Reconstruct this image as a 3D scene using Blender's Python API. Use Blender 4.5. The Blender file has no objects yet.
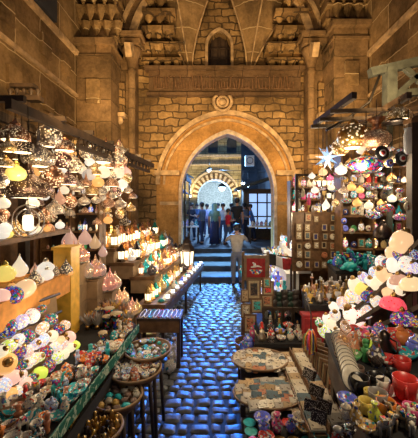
import bpy, bmesh, math, random
from mathutils import Vector, Matrix
PI = math.pi
R = random.Random(7)
C = bpy.context.scene.collection
SC = bpy.context.scene
F, VX, VY, EYE = 300.0, 215.0, 205.0, 2.3
# ---------------------------------------------------------------- camera, world, light, exposure
cd = bpy.data.cameras.new('camera'); cam = bpy.data.objects.new('camera', cd); C.objects.link(cam)
cam.location = (0, 0, EYE); cam.rotation_euler = (PI/2, 0, 0)
cd.sensor_width = 36; cd.sensor_fit = 'AUTO'; cd.lens = F/438*36
cd.shift_x = -(VX-209)/438; cd.shift_y = -(219-VY)/438; cd.clip_start = .05
SC.camera = cam
SC.view_settings.view_transform = 'Standard'; SC.view_settings.look = 'None'
SC.view_settings.exposure = 0.0; SC.view_settings.gamma = 1; SC.view_settings.use_curve_mapping = False
w = bpy.data.worlds.new('night_sky'); SC.world = w; w.use_nodes = True
w.node_tree.nodes['Background'].inputs[0].default_value = (.09, .085, .10, 1)
w.node_tree.nodes['Background'].inputs[1].default_value = .95
WARM = (1, .66, .29); WARMW = (1, .80, .52); BLUE = (.02, .21, 1); COOL = (.42, .70, 1)
def light(name, kind, loc, power, col, size=.15, aim=None, spot=None, blend=.6, sy=None):
    l = bpy.data.lights.new(name, kind); l.energy = power; l.color = col
    if kind == 'AREA':
        l.size = size
        if sy: l.shape = 'RECTANGLE'; l.size_y = sy
    else: l.shadow_soft_size = size
    if spot: l.spot_size = math.radians(spot); l.spot_blend = blend
    o = bpy.data.objects.new(name, l); C.objects.link(o); o.location = loc
    if aim is not None: o.rotation_euler = (Vector(aim)-Vector(loc)).to_track_quat('-Z', 'Y').to_euler()
    return o
# warm spots without fixtures, added above the stall roofs to wash the masonry
light('wall_fill', 'SPOT', (-1.7, 5.4, 3.7), 500, WARM, .3, (-.8, 8.8, 5.9), 120)
light('wall_fill', 'SPOT', (2.1, 5.4, 3.7), 500, WARM, .3, (1.3, 8.8, 5.9), 120)
light('wall_fill', 'SPOT', (-1.6, 3.2, 3.7), 270, WARM, .3, (-3.5, 5.8, 5.0), 120)
light('wall_fill', 'SPOT', (2.0, 3.6, 3.9), 290, WARM, .3, (3.9, 6.6, 5.2), 120)
# added point lights without fixtures, spreading the glow of the stall lamps
for p, e in (((-1.9, 3.1, 2.5), 26), ((-1.5, 4.3, 2.55), 26), ((-1.7, 5.8, 2.4), 24), ((-1.25, 3.6, 1.75), 14), ((-1.15, 2.3, 1.45), 12),
             ((-.95, 6.4, 1.75), 60), ((-.9, 5.4, 1.5), 18), ((1.0, 2.6, 2.2), 9), ((1.75, 3.7, 2.75), 80), ((2.5, 4.1, 2.6), 70),
             ((.72, 3.1, 1.5), 9), ((1.6, 4.6, 2.1), 14), ((1.02, 5.6, 2.1), 80), ((.95, 6.6, 2.2), 150), ((-.72, 3.0, 1.55), 16), ((2.0, 5.75, 3.0), 60), ((1.0, 1.35, 2.05), 34), ((.5, 2.6, 1.55), 20)):
    light('stall_fill', 'POINT', p, e*.38, WARMW, .06)
# cold light beyond the arch; narrow spots added to tint floor and steps blue
light('street_cool_light', 'SPOT', (.5, 13.0, 3.3), 8200, BLUE, .3, (.02, 4.2, 0), 17, .5)
light('street_cool_light', 'SPOT', (.5, 12.4, 3.6), 4600, BLUE, .3, (.3, 7.8, 0), 22, .6)
light('street_cool_light', 'SPOT', (.4, 11.6, 4.2), 3600, (.25, .6, 1), .2, (.4, 9.2, 0), 60, .6)
light('street_cool_light', 'POINT', (-1.4, 12.0, 3.6), 420, (.2, .45, 1), .2)
light('street_cool_light', 'POINT', (.4, 15.0, 4.2), 820, (.22, .5, 1), .25)
light('street_cool_light', 'POINT', (.3, 24.6, 3.7), 2200, (.3, .58, 1), .25)
light('street_cool_light', 'POINT', (3.0, 13.6, 2.6), 90, COOL, .2)
light('street_cool_light', 'POINT', (.2, 28.0, 3.0), 420, (.4, .68, 1), .2)  # added to brighten the wall behind the far arch
light('facade_uplight', 'SPOT', (-1.9, 20.5, 2.4), 800, (1, .8, .35), .2, (-1.7, 22.2, 5), 100)
light('facade_uplight', 'SPOT', (2.4, 20.5, 2.4), 800, (1, .8, .35), .2, (2.0, 22.2, 5), 100)
# ---------------------------------------------------------------- helpers
def W(px, py, d): return Vector(((px-VX)*d/F, d, EYE-(py-VY)*d/F))
def Zp(px, py, z): return W(px, py, (EYE-z)*F/(py-VY))
ORD = 'first second third fourth fifth sixth seventh eighth ninth tenth eleventh twelfth thirteenth fourteenth fifteenth sixteenth seventeenth eighteenth nineteenth twentieth'.split()
TENS = {2: 'twenty', 3: 'thirty', 4: 'forty', 5: 'fifty', 6: 'sixty'}
def nth(i):
    if i < 20: return ORD[i]
    n = i+1
    return {2: 'twentieth', 3: 'thirtieth', 4: 'fortieth', 5: 'fiftieth', 6: 'sixtieth'}[n//10] if n % 10 == 0 else TENS[n//10]+'-'+ORD[n % 10-1]
MT = {}
class N:
    def __init__(s, name):
        s.m = bpy.data.materials.new(name); s.m.use_nodes = True; s.t = s.m.node_tree
        s.b = s.t.nodes['Principled BSDF']; MT[name] = s.m
    def n(s, typ, **kw):
        x = s.t.nodes.new('ShaderNode'+typ)
        for k, v in kw.items():
            if k in x.inputs: s.set(x.inputs[k], v)
            else: setattr(x, k, v)
        return x
    def set(s, i, v):
        if isinstance(v, bpy.types.NodeSocket): s.t.links.new(v, i)
        else: i.default_value = v
    def p(s, **kw):
        for k, v in kw.items():
            s.set(s.b.inputs[{'col': 'Base Color', 'rough': 'Roughness', 'metal': 'Metallic', 'em': 'Emission Color', 'es': 'Emission Strength', 'nrm': 'Normal', 'tr': 'Transmission Weight', 'al': 'Alpha', 'sp': 'Specular IOR Level', 'coat': 'Coat Weight'}[k]], v)
        return s
    def mix(s, f, a, b, mode='MIX'):
        x = s.t.nodes.new('ShaderNodeMix'); x.data_type = 'RGBA'; x.blend_type = mode
        for i, v in ((0, f), (6, a), (7, b)): s.set(x.inputs[i], v)
        return x.outputs[2]
    def math(s, op, a, b=0.):
        x = s.t.nodes.new('ShaderNodeMath'); x.operation = op; s.set(x.inputs[0], a); s.set(x.inputs[1], b); return x.outputs[0]
    def ramp(s, f, *st):
        x = s.t.nodes.new('ShaderNodeValToRGB'); s.set(x.inputs[0], f); e = x.color_ramp.elements
        while len(e) < len(st): e.new(.5)
        for q, (pos, c) in zip(e, st): q.position = pos; q.color = (*c, 1) if len(c) == 3 else c
        return x.outputs[0]
    def bump(s, h, st=.4, dist=.02):
        x = s.n('Bump', Height=h, Strength=st, Distance=dist); s.p(nrm=x.outputs[0]); return s
    def coord(s, sc=1.): 
        x = s.n('TexCoord').outputs['Object']
        if sc == 1: return x
        v = s.t.nodes.new('ShaderNodeVectorMath'); v.operation = 'SCALE'; s.set(v.inputs[0], x); v.inputs[3].default_value = sc
        return v.outputs[0]
    def oc(s): return s.n('ObjectInfo').outputs['Color']
    def nosample(s): s.m.cycles.emission_sampling = 'NONE'; return s
def c4(c): return (*c, 1)
def masonry(name, axis, bw, rh, c1, c2, mortar, ms=.012, var=.55, warp=.02, bst=.6, streak=0.):
    s = N(name); g = s.n('TexCoord').outputs['Object']; sp = s.n('SeparateXYZ', Vector=g)
    wp = s.n('TexNoise', Scale=3.2, Detail=2., Vector=g).outputs[0]
    off = s.math('MULTIPLY', s.math('SUBTRACT', wp, .5), warp*4)
    u = s.math('ADD', sp.outputs[0 if axis == 'x' else 1], off); v = s.math('ADD', sp.outputs[2], off)
    uv = s.n('CombineXYZ', X=u, Y=v, Z=0.)
    br = s.n('TexBrick', Vector=uv.outputs[0], Color1=(0, 0, 0, 1), Color2=(1, 1, 1, 1), Mortar=(.5, .5, .5, 1), Scale=1.)
    for k, q in (('Mortar Size', ms), ('Mortar Smooth', .3), ('Brick Width', bw), ('Row Height', rh)): br.inputs[k].default_value = q
    n1 = s.n('TexNoise', Scale=1.1, Detail=6., Roughness=.65, Vector=g).outputs[0]
    n2 = s.n('TexNoise', Scale=14., Detail=5., Roughness=.7, Vector=g).outputs[0]
    col = s.mix(br.outputs[0], c4(c1), c4(c2))
    st = s.ramp(n1, (.32, (1-var,)*3), (.66, (1.25,)*3))
    col = s.mix(1., col, st, 'MULTIPLY')
    col = s.mix(.55, col, s.ramp(n2, (.3, (.45,)*3), (.7, (1.3,)*3)), 'MULTIPLY')
    col = s.mix(br.outputs[1], col, c4(mortar))
    s.p(col=col, rough=.9, sp=.2)
    h = s.math('ADD', s.math('MULTIPLY', br.outputs[1], -.8), s.math('MULTIPLY', n2, .7))
    return s.bump(h, bst, .03).m
# build stone
masonry('stone_side', 'y', 1.5, .62, (.33, .205, .09), (.20, .12, .055), (.50, .36, .19), .012, .74)
masonry('stone_rubble', 'x', .42, .21, (.44, .27, .11), (.24, .14, .06), (.08, .05, .025), .022, .68, .05)
masonry('stone_pier', 'x', 1.0, .55, (.30, .18, .085), (.22, .135, .065), (.10, .065, .03), .012, .72)
masonry('stone_arch', 'x', 2.2, 1.3, (.54, .28, .085), (.46, .24, .075), (.30, .17, .06), .008, .6)
masonry('stone_dark', 'x', .8, .4, (.17, .10, .05), (.13, .075, .04), (.06, .035, .02), .012, .5)
masonry('stone_far', 'x', .7, .35, (.42, .33, .19), (.33, .26, .15), (.16, .12, .07), .02, .5)
def simple(name, col, rough=.6, metal=0., noise=0., sc=20., bst=0., **kw):
    s = N(name); s.p(col=c4(col), rough=rough, metal=metal, **kw)
    if noise or bst:
        n = s.n('TexNoise', Scale=sc, Detail=4., Vector=s.coord()).outputs[0]
        if noise: s.p(col=s.mix(1., c4(col), s.ramp(n, (.3, (1-noise,)*3), (.7, (1+noise*.6,)*3)), 'MULTIPLY'))
        if bst: s.bump(n, bst, .01)
    return s.m
simple('stone_trim', (.50, .33, .17), .85, 0, .5, 6, .4)
simple('stone_pale', (.55, .42, .30), .85, 0, .4, 8, .3)
simple('wood_dark', (.055, .032, .018), .6, 0, .5, 9, .3)
simple('wood_brown', (.17, .085, .035), .5, 0, .45, 12, .3)
simple('wood_weathered', (.045, .05, .042), .8, 0, .5, 10, .5)
simple('wood_yellow', (.80, .44, .05), .55, 0, .25, 12, .2)
simple('card_brown', (.34, .215, .115), .8, 0, .35, 6, .2)
simple('cloth_orange', (.72, .30, .06), .8, 0, .25, 15, .2)
simple('cloth_black', (.02, .018, .018), .9, 0, .3, 20)
simple('cloth_blue', (.05, .10, .22), .9, 0, .3, 10)
simple('cloth_red', (.34, .018, .02), .8, 0, .4, 14, .3)
simple('brass', (.55, .33, .11), .32, 1, .4, 25, .2)
simple('copper', (.45, .20, .11), .3, 1, .35, 25, .2)
simple('silver', (.55, .50, .46), .3, 1, .35, 25, .2)
simple('iron', (.05, .042, .038), .5, .8, .4, 20)
simple('white_paint', (.75, .74, .72), .5)
simple('skin', (.38, .20, .13), .6)
simple('hair', (.015, .012, .012), .6)
simple('asphalt', (.07, .075, .09), .7, 0, .4, 4, .3)
simple('dark_wall', (.035, .035, .042), .9, 0, .5, 2, .3)
simple('mirror', (.8, .85, .9), .03, 1)
def glowm(name, col, st): return N(name).p(col=c4(col), em=c4(col), es=st).nosample().m
glowm('screen_dim', (.2, .25, .3), .6); glowm('glow_warm', (1, .74, .42), 3.2); glowm('glow_white', (1, .84, .56), 1.9); glowm('glow_cool', (.55, .8, 1), 14); glowm('glow_shop', (.38, .60, 1), .9)
s = N('paint_obj'); n_ = s.n('TexNoise', Scale=22., Detail=3., Vector=s.coord()).outputs[0]
s.p(col=s.mix(1., s.oc(), s.ramp(n_, (.3, (.7,)*3), (.7, (1.1,)*3)), 'MULTIPLY'), rough=.32)
s = N('cloth_obj'); n_ = s.n('TexNoise', Scale=9., Detail=4., Vector=s.coord()).outputs[0]
s.p(col=s.mix(1., s.oc(), s.ramp(n_, (.3, (.75,)*3), (.7, (1.1,)*3)), 'MULTIPLY'), rough=.9).bump(n_, .4, .02)
s = N('metal_obj'); n_ = s.n('TexNoise', Scale=30., Detail=3., Vector=s.coord()).outputs[0]
s.p(col=s.oc(), rough=.34, metal=1.).bump(n_, .3, .01)
def patterned(name, sc, em, dark=.12, thr=(.0, .1), pal=None, metal=False):
    """small cells of colour around the object's own colour, lit from inside when em > 0"""
    s = N(name); co = s.coord(); oi = s.n('ObjectInfo')
    vec = s.t.nodes.new('ShaderNodeVectorMath'); vec.operation = 'ADD'; s.set(vec.inputs[0], co)
    cmb = s.n('CombineXYZ', X=s.math('MULTIPLY', oi.outputs['Random'], 7.)); s.set(vec.inputs[1], cmb.outputs[0])
    v = s.n('TexVoronoi', Scale=sc, Vector=vec.outputs[0])
    e = s.n('TexVoronoi', Scale=sc, Vector=vec.outputs[0]); e.feature = 'DISTANCE_TO_EDGE'
    sep = s.n('SeparateColor', Color=v.outputs['Color'])
    cells = s.ramp(sep.outputs[0], *pal); cells.node.color_ramp.interpolation = 'CONSTANT'
    pick = s.math('GREATER_THAN', sep.outputs[1], .25 if name == 'mosaic' else .68 if name == 'pot_paint' else .45)
    col = s.mix(pick, s.oc(), cells)
    line = s.math('GREATER_THAN', e.outputs['Distance'], thr[1])
    col = s.mix(line, (dark*.6, dark*.5, dark*.45, 1), col)
    s.p(col=s.mix(.5, col, (0, 0, 0, 1)) if em else col, rough=.25)
    if em: s.p(em=col, es=em)
    return s.nosample().m
PAL = [(0, (.02, .25, .40)), (.15, (.75, .04, .05)), (.3, (.8, .45, .04)), (.42, (.02, .3, .1)), (.55, (.8, .75, .6)), (.7, (.04, .05, .5)), (.85, (.55, .06, .3))]
patterned('mosaic', 42., .5, .05, (0, .07), PAL)
patterned('mosaic_dull', 42., 0., .05, (0, .05), PAL)
PAL2 = [(0, (1, .93, .80)), (.5, (.9, .6, .5)), (.7, (.55, .65, .95)), (.85, (1, .9, .6)), (.93, (.3, .65, .6)), (.97, (.9, .3, .3)), (.99, (1, 1, .9))]
patterned('globe_lit', 46., .8, .5, (0, .03), PAL2)
# plain milky glass lit from inside, one even glow
s = N('glass_lit'); s.p(col=s.mix(.55, s.oc(), (.1, .07, .05, 1)), em=s.oc(), es=.8, rough=.25).nosample()
# sheet metal with painted holes that glow in place of light from inside
def pierced(name, sc, hole, em):
    s = N(name); v = s.n('TexVoronoi', Scale=sc, Vector=s.coord())
    h = s.math('LESS_THAN', v.outputs['Distance'], hole)
    n = s.n('TexNoise', Scale=8., Vector=s.coord()).outputs[0]
    es = s.math('MULTIPLY', h, s.math('MULTIPLY', s.math('SUBTRACT', n, .22), em))
    s.p(col=s.mix(h, s.oc(), (1, .75, .45, 1)), metal=s.math('SUBTRACT', .9, h), rough=.33, em=(1, .72, .40, 1), es=es)
    return s.bump(v.outputs['Distance'], .5, .01).nosample().m
pierced('pierced', 62., .26, 4.); pierced('pierced_fine', 95., .24, 3.); pierced('pierced_big', 30., .34, 5.)
# thin glass; the tinted kind glows faintly, light put into its colour
s = N('clear_glass'); s.p(col=s.oc(), rough=.08, al=.35, sp=.8)
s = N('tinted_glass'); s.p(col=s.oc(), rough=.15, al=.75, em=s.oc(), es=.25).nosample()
# little souvenir pictures: pale ground, a motif and a rim
s = N('souvenir'); co = s.coord(); n_ = s.n('TexNoise', Scale=38., Detail=2., Vector=co).outputs[0]
s.p(col=s.mix(s.math('GREATER_THAN', n_, .56), s.oc(), (.10, .05, .03, 1)), rough=.5)
s = N('inlay'); v = s.n('TexVoronoi', Scale=75., Vector=s.coord()); f = s.math('LESS_THAN', v.outputs['Distance'], .30)
s.p(col=s.mix(f, (.02, .012, .012, 1), (.75, .68, .6, 1)), rough=.4)
s = N('green_script'); t_ = s.n('TexNoise', Scale=34., Detail=1., Vector=s.coord()); wv = s.n('TexWave', Scale=16., Distortion=9., Vector=s.coord())
s.p(col=s.mix(s.math('GREATER_THAN', wv.outputs[1], .84), (.0, .12, .08, 1), (.40, .5, .38, 1)), rough=.7)
# cobbles: wet dark basalt
s = N('cobble'); g = s.coord(); n1 = s.n('TexNoise', Scale=5., Detail=3., Vector=g).outputs[0]; n2 = s.n('TexNoise', Scale=60., Detail=5., Vector=g).outputs[0]
s.p(col=s.ramp(n1, (.3, (.05, .055, .065)), (.7, (.17, .18, .20))), rough=s.math('ADD', .3, s.math('MULTIPLY', n2, .35)), sp=.5).bump(n2, .35, .006)
simple('joint_dirt', (.012, .012, .013), .8, 0, .4, 20, .3)

class MB:
    def __init__(s): s.v = []; s.f = []; s.mi = []; s.sm = []; s.M = Matrix()
    def add(s, vs, fs, mi=0, sm=False):
        b = len(s.v); s.v += [tuple(s.M @ Vector(v)) for v in vs]
        for f in fs: s.f.append([b+i for i in f]); s.mi.append(mi); s.sm.append(sm)
        return s
    def box(s, c, d, mi=0, rz=0, rx=0, ry=0, taper=1.):
        m = Matrix.Translation(c) @ Matrix.Rotation(rz, 4, 'Z') @ Matrix.Rotation(ry, 4, 'Y') @ Matrix.Rotation(rx, 4, 'X')
        vs = [m @ Vector((x*d[0]/2*(taper if z > 0 else 1), y*d[1]/2*(taper if z > 0 else 1), z*d[2]/2)) for z in (-1, 1) for x, y in ((-1, -1), (1, -1), (1, 1), (-1, 1))]
        return s.add(vs, [(3, 2, 1, 0), (4, 5, 6, 7), (0, 1, 5, 4), (1, 2, 6, 5), (2, 3, 7, 6), (3, 0, 4, 7)], mi)
    def lathe(s, prof, n=16, mi=0, c=(0, 0, 0), flute=0, fa=0., sm=True, sx=1., sy=1.):
        vs = []; fs = []
        for r, z in prof:
            for i in range(n):
                a = 2*PI*i/n; q = r*(1+fa*math.cos(flute*a)) if flute else r
                vs.append((c[0]+q*math.cos(a)*sx, c[1]+q*math.sin(a)*sy, c[2]+z))
        for k in range(len(prof)-1):
            for i in range(n):
                j = (i+1) % n; fs.append((k*n+i, k*n+j, (k+1)*n+j, (k+1)*n+i))
        if prof[0][0] > 1e-4: fs.append(tuple(range(n-1, -1, -1)))
        if prof[-1][0] > 1e-4: fs.append(tuple(range((len(prof)-1)*n, len(prof)*n)))
        return s.add(vs, fs, mi, sm)
    def ball(s, c, r, n=14, m=9, mi=0):
        r = (r, r, r) if isinstance(r, (int, float)) else r
        return s.lathe([(max(math.sin(PI*k/m), 0)*r[0], -math.cos(PI*k/m)*r[2]) for k in range(m+1)], n, mi, c, sy=r[1]/r[0])
    def tube(s, pts, r, n=6, mi=0, closed=False):
        pts = [Vector(p) for p in pts]; vs = []; fs = []; L = len(pts)
        for i, p in enumerate(pts):
            a = pts[(i-1) % L] if closed else pts[max(i-1, 0)]; b = pts[(i+1) % L] if closed else pts[min(i+1, L-1)]
            t = (b-a).normalized(); u = t.cross(Vector((.13, .31, 1)) if abs(t.z) < .9 else Vector((0, 1, 0))).normalized(); w_ = t.cross(u)
            rr = r[i] if isinstance(r, (list, tuple)) else r
            for k in range(n): an = 2*PI*k/n; vs.append(p+u*math.cos(an)*rr+w_*math.sin(an)*rr)
        for i in range(L if closed else L-1):
            for k in range(n):
                k2 = (k+1) % n; i2 = (i+1) % L; fs.append((i*n+k, i*n+k2, i2*n+k2, i2*n+k))
        if not closed: fs += [tuple(range(n-1, -1, -1)), tuple(range((L-1)*n, L*n))]
        return s.add(vs, fs, mi, True)
    def beam(s, a, b, wd, ht, mi=0):
        a = Vector(a); b = Vector(b); t = (b-a).normalized(); u = t.cross(Vector((0, 0, 1)))
        u = u.normalized() if u.length > .05 else Vector((1, 0, 0)); v = u.cross(t).normalized()
        vs = [p+u*x*wd/2+v*y*ht/2 for p in (a, b) for x, y in ((-1, -1), (1, -1), (1, 1), (-1, 1))]
        return s.add(vs, [(0, 1, 2, 3), (7, 6, 5, 4), (0, 4, 5, 1), (1, 5, 6, 2), (2, 6, 7, 3), (3, 7, 4, 0)], mi)
    def prism(s, poly, h, mi=0):
        n = len(poly); return s.add([(x, y, 0) for x, y in poly]+[(x, y, h) for x, y in poly],
            [tuple(range(n-1, -1, -1)), tuple(range(n, 2*n))]+[(i, (i+1) % n, n+(i+1) % n, n+i) for i in range(n)], mi)
    def build(s, name, mats, parent=None):
        me = bpy.data.meshes.new(name); me.from_pydata(s.v, [], s.f)
        for m in (mats if isinstance(mats, (list, tuple)) else [mats]): me.materials.append(MT[m])
        me.polygons.foreach_set('material_index', s.mi); me.polygons.foreach_set('use_smooth', s.sm)
        bm = bmesh.new(); bm.from_mesh(me); bmesh.ops.recalc_face_normals(bm, faces=bm.faces); bm.to_mesh(me); bm.free()
        o = bpy.data.objects.new(name, me); C.objects.link(o)
        if parent: o.parent = parent
        return o
def empty(name, loc=(0, 0, 0), rz=0):
    o = bpy.data.objects.new(name, None); C.objects.link(o); o.location = loc; o.rotation_euler = (0, 0, rz); o.empty_display_size = .05; return o
USED = {}
def tag(o, label, cat, group=None):
    k = label.lower()
    if len(label.replace('-', ' ').split()) > 16: print('LONG', label)
    if k in USED: print('DUPLABEL', label)
    USED[k] = 1
    o['label'] = label; o['category'] = cat
    if group: o['group'] = group
    return o
def struct(o, kind='structure'): o['kind'] = kind; return o
KIDS = {}
def copy_tree(o, parent=None):
    c = o.copy(); C.objects.link(c)
    for k in [k for k in ('label', 'category', 'group') if k in c and parent is None]: del c[k]
    if parent: c.parent = parent
    for ch in KIDS.setdefault(o.name, list(o.children)): copy_tree(ch, c)
    return c
def setcol(o, col):
    o.color = (*col, 1)
    for ch in o.children: setcol(ch, col)
BUILD, PROTO = {}, {}
def kind(f): BUILD[f.__name__] = f; return f
def put(k, loc, label, cat, group=None, rz=0., s=1., sz=None, col=None, tilt=0., roll=0., name=None, drop=None):
    """one more of kind k: the first is the prototype itself, the rest are copies with copied parts"""
    if k not in PROTO:
        o = PROTO[k] = BUILD[k](); KIDS[o.name] = list(o.children)
        for ch in o.children: KIDS[ch.name] = list(ch.children)
        o.name = name or o.name; KIDS[o.name] = list(o.children)
    else: o = copy_tree(PROTO[k])
    o.location = loc; o.rotation_euler = (tilt, roll, rz); o.scale = (s, s, s*(sz or 1))
    if col: setcol(o, col)
    if drop is not None:
        for ch in o.children:
            if ch.name.startswith('hanging_wire'): ch.scale = (1, 1, max(drop, .02)/(s*(sz or 1)))
    return tag(o, label, cat, group)
# ---------------------------------------------------------------- the setting
def arch_pts(cx, hw, zs, za, n=14):
    """pointed arch outline from the left springing over the apex to the right springing"""
    h = za-zs; c = (h*h-hw*hw)/(2*hw); r = hw+c; a1 = math.atan2(h, c) if c > -hw else PI/2
    l = [(cx+c-r*math.cos(a1*i/n), zs+r*math.sin(a1*i/n)) for i in range(n+1)]
    return l+[(2*cx-x, z) for x, z in reversed(l[:-1])]
def arch_wall(mb, x0, x1, z0, z1, ap, y0, y1, mi=0, soffit=1):
    a0, a1 = ap[0][0], ap[-1][0]; zs = ap[0][1]
    for y, fl in ((y0, 1), (y1, 0)):
        vs = [(x0, y, z0), (a0, y, z0), (a0, y, zs), (x0, y, zs), (x0, y, z1), (a1, y, z0), (x1, y, z0), (x1, y, zs), (a1, y, zs), (x1, y, z1), (a0, y, z1), (a1, y, z1)]
        fs = [(0, 1, 2, 3), (3, 2, 10, 4), (5, 6, 7, 8), (8, 7, 9, 11)]
        mb.add(vs, fs, mi)
        for (xa, za), (xb, zb) in zip(ap, ap[1:]): mb.add([(xa, y, za), (xb, y, zb), (xb, y, z1), (xa, y, z1)], [(0, 1, 2, 3)], mi)
    pts = [(a0, z0)]+ap+[(a1, z0)]
    for (xa, za), (xb, zb) in zip(pts, pts[1:]): mb.add([(xa, y0, za), (xb, y0, zb), (xb, y1, zb), (xa, y1, za)], [(0, 1, 2, 3)], soffit, False)
    mb.add([(x0, y0, z1), (x1, y0, z1), (x1, y1, z1), (x0, y1, z1)], [(0, 1, 2, 3)], mi)
def ring(mb, ao, ai, y0, y1, mi=0):
    for (a, b), (c, d) in zip(zip(ao, ao[1:]), zip(ai, ai[1:])):
        vs = [(p[0], y, p[1]) for y in (y0, y1) for p in (a, b, d, c)]
        mb.add(vs, [(0, 1, 2, 3), (7, 6, 5, 4), (0, 4, 5, 1), (3, 2, 6, 7)], mi)
# alley floor of rounded setts
m = MB(); m.add([(-2.2, .5, -.018), (2.2, .5, -.018), (2.2, 8.95, -.018), (-2.2, 8.95, -.018)], [(0, 1, 2, 3)], 1)
y = 1.2; row = 0
while y < 8.85:
    hy = R.uniform(.10, .15); x = -1.35+R.uniform(0, .12)
    if y < 2.5: lo, hi = -.95, .7
    else: lo, hi = -1.35, 1.5
    x = lo+R.uniform(-.1, .05)
    while x < hi:
        wx = R.uniform(.12, .24); g = .005; n = 7; tz = R.uniform(-.008, .010); tx = R.uniform(-.09, .09); ty = R.uniform(-.10, .09); cr = R.uniform(.006, .013)
        sk = R.uniform(-.012, .012); vs = []
        for j in range(n):
            for i in range(n):
                u = i/(n-1)*2-1; v = j/(n-1)*2-1; uu = u*(1-.06*v**4); vv = v*(1-.08*u**4)
                e = max(abs(u), abs(v)); z = tz+tx*u*wx/2+ty*v*hy/2-cr*(e**4)-(.016 if e == 1 else 0)+R.uniform(-.0025, .0025)
                vs.append((x+wx/2+uu*(wx/2-g), y+hy/2+vv*(hy/2-g)+sk*u, z))
        m.add(vs, [(j*n+i, j*n+i+1, (j+1)*n+i+1, (j+1)*n+i) for j in range(n-1) for i in range(n-1)], 0, True); x += wx
    y += hy
struct(m.build('floor', ['cobble', 'joint_dirt']))
m = MB(); m.box((-2.9, 4.4, -.06), (2.0, 9, .1)); struct(m.build('floor_stall', ['joint_dirt']))
m = MB(); m.box((3.1, 4.4, -.06), (2.0, 9, .1)); struct(m.build('floor_stall', ['joint_dirt']))
# steps up through the gate and the street behind
m = MB()
for k, y in enumerate((8.9, 9.7, 10.5, 11.3)):
    z = .165*(k+1); y1 = y+.8 if k < 3 else 32
    if k < 3: m.box((.4, y+.43, z/2), (3.2, .86, z)); m.box((.4, y+.02, z-.02), (3.2, .08, .04))
    else: m.box((.4, (y+y1)/2, z/2), (14, y1-y, z)); m.box((.4, y+.02, z-.02), (3.2, .08, .04))
struct(m.build('floor_steps', ['asphalt']))
# gate wall
gy = 8.8; cx = .38
A_in = arch_pts(cx, 1.41, 2.65, 4.47); A_mo = arch_pts(cx-.05, 2.06, 2.9, 5.08); A_mi = arch_pts(cx-.05, 1.95, 2.9, 4.94)
m = MB(); arch_wall(m, -2.5, 3.1, 0, 6.3, A_mo, gy, gy+.9, 0, 0); struct(m.build('wall_gate', ['stone_rubble']))
m = MB(); arch_wall(m, -1.9, 2.5, 0, 5.3, A_in, gy+.06, gy+.8, 0, 0); o = struct(m.build('wall_gate_arch', ['stone_arch']))
m = MB(); ring(m, A_mo, A_mi, gy-.08, gy+.1)
A2, A3 = arch_pts(cx-.05, 1.86, 2.9, 4.84), arch_pts(cx-.05, 1.80, 2.9, 4.77); ring(m, A2, A3, gy-.0, gy+.1)
struct(m.build('trim_1', ['stone_trim']))
m = MB(); ai = arch_pts(cx, 1.36, 2.65, 4.40); ring(m, arch_pts(cx, 1.45, 2.65, 4.53), ai, gy+.02, gy+.12)
for sx in (-1, 1): m.box((cx+sx*1.405, gy+.07, 1.33), (.09, .10, 2.66))
struct(m.build('trim_2', ['stone_pale']))
# imposts and the pale masonry at the foot of the jambs
m = MB()
for sx in (-1, 1):
    m.box((cx+sx*1.78, gy+.0, 3.24), (.72, .18, .14)); m.box((cx+sx*1.72, gy+.02, 1.0), (.62, .14, .12))
    m.box((cx+sx*1.72, gy+.01, 2.35), (.55, .08, .10))
struct(m.build('trim_3', ['stone_trim']))
# roundel
m = MB(); 
for r_, t_ in ((.26, .05), (.15, .04)): m.tube([(.22+r_*math.cos(a*PI/10), gy-.1, 5.3+r_*math.sin(a*PI/10)) for a in range(20)], t_, 6, closed=True)
m.ball((.22, gy-.06, 5.3), (.12, .08, .12), 10, 6); struct(m.build('trim_4', ['stone_trim']))
# inscription frieze with raised strokes
m = MB(); m.box((.28, gy-.02, 5.86), (4.4, .2, .66)); m.box((.28, gy-.08, 6.23), (4.6, .34, .10)); m.box((.28, gy-.06, 5.50), (4.5, .28, .08))
x = -1.75
while x < 2.3:
    h = R.choice((.2, .34, .40, .28)); m.box((x, gy-.135, 5.66+h/2), (.032, .03, h), 1, ry=R.uniform(-.15, .15))
    if R.random() < .6: m.tube([(x+.07*math.cos(a), gy-.135, 5.70+R.uniform(0, .02)+.06*math.sin(a)) for a in (PI, PI*1.3, PI*1.7, PI*2)], .014, 5, 1)
    if R.random() < .3: m.ball((x+.05, gy-.13, 6.02), .02, 6, 4, 1)
    x += R.uniform(.055, .11)
struct(m.build('trim_5', ['stone_dark', 'wood_brown']))
# niche above: back wall, pointed window
wy = 9.0; Aw = arch_pts(.13, .34, 7.05, 7.5, 8)
m = MB(); arch_wall(m, -2.6, 3.0, 6.28, 9.6, Aw, wy, wy+.4, 0, 0); 
struct(m.build('wall_niche', ['stone_rubble']))
m = MB(); ring(m, arch_pts(.13, .42, 7.05, 7.6, 8), Aw, wy-.06, wy+.06); m.box((.13-.38, wy, 6.66), (.08, .12, .8)); m.box((.13+.38, wy, 6.66), (.08, .12, .8))
m.box((.13, wy+.3, 6.9), (.72, .04, 1.4), 1)
for z in (6.5, 6.8, 7.1): m.box((.13, wy+.2, z), (.7, .03, .03), 1)
for x in (-.1, .13, .36): m.box((x, wy+.2, 6.85), (.03, .03, 1.2), 1)
struct(m.build('window_1', ['stone_trim', 'wood_dark']))
m = MB(); m.box((.08, wy-.25, 8.72), (.30, .5, .5)); m.box((.08, wy-.52, 8.72), (.36, .05, .56), 0); m.box((.08, wy-.55, 8.72), (.22, .05, .4), 1)
struct(m.build('window_2', ['stone_pier', 'wood_dark']))
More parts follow.
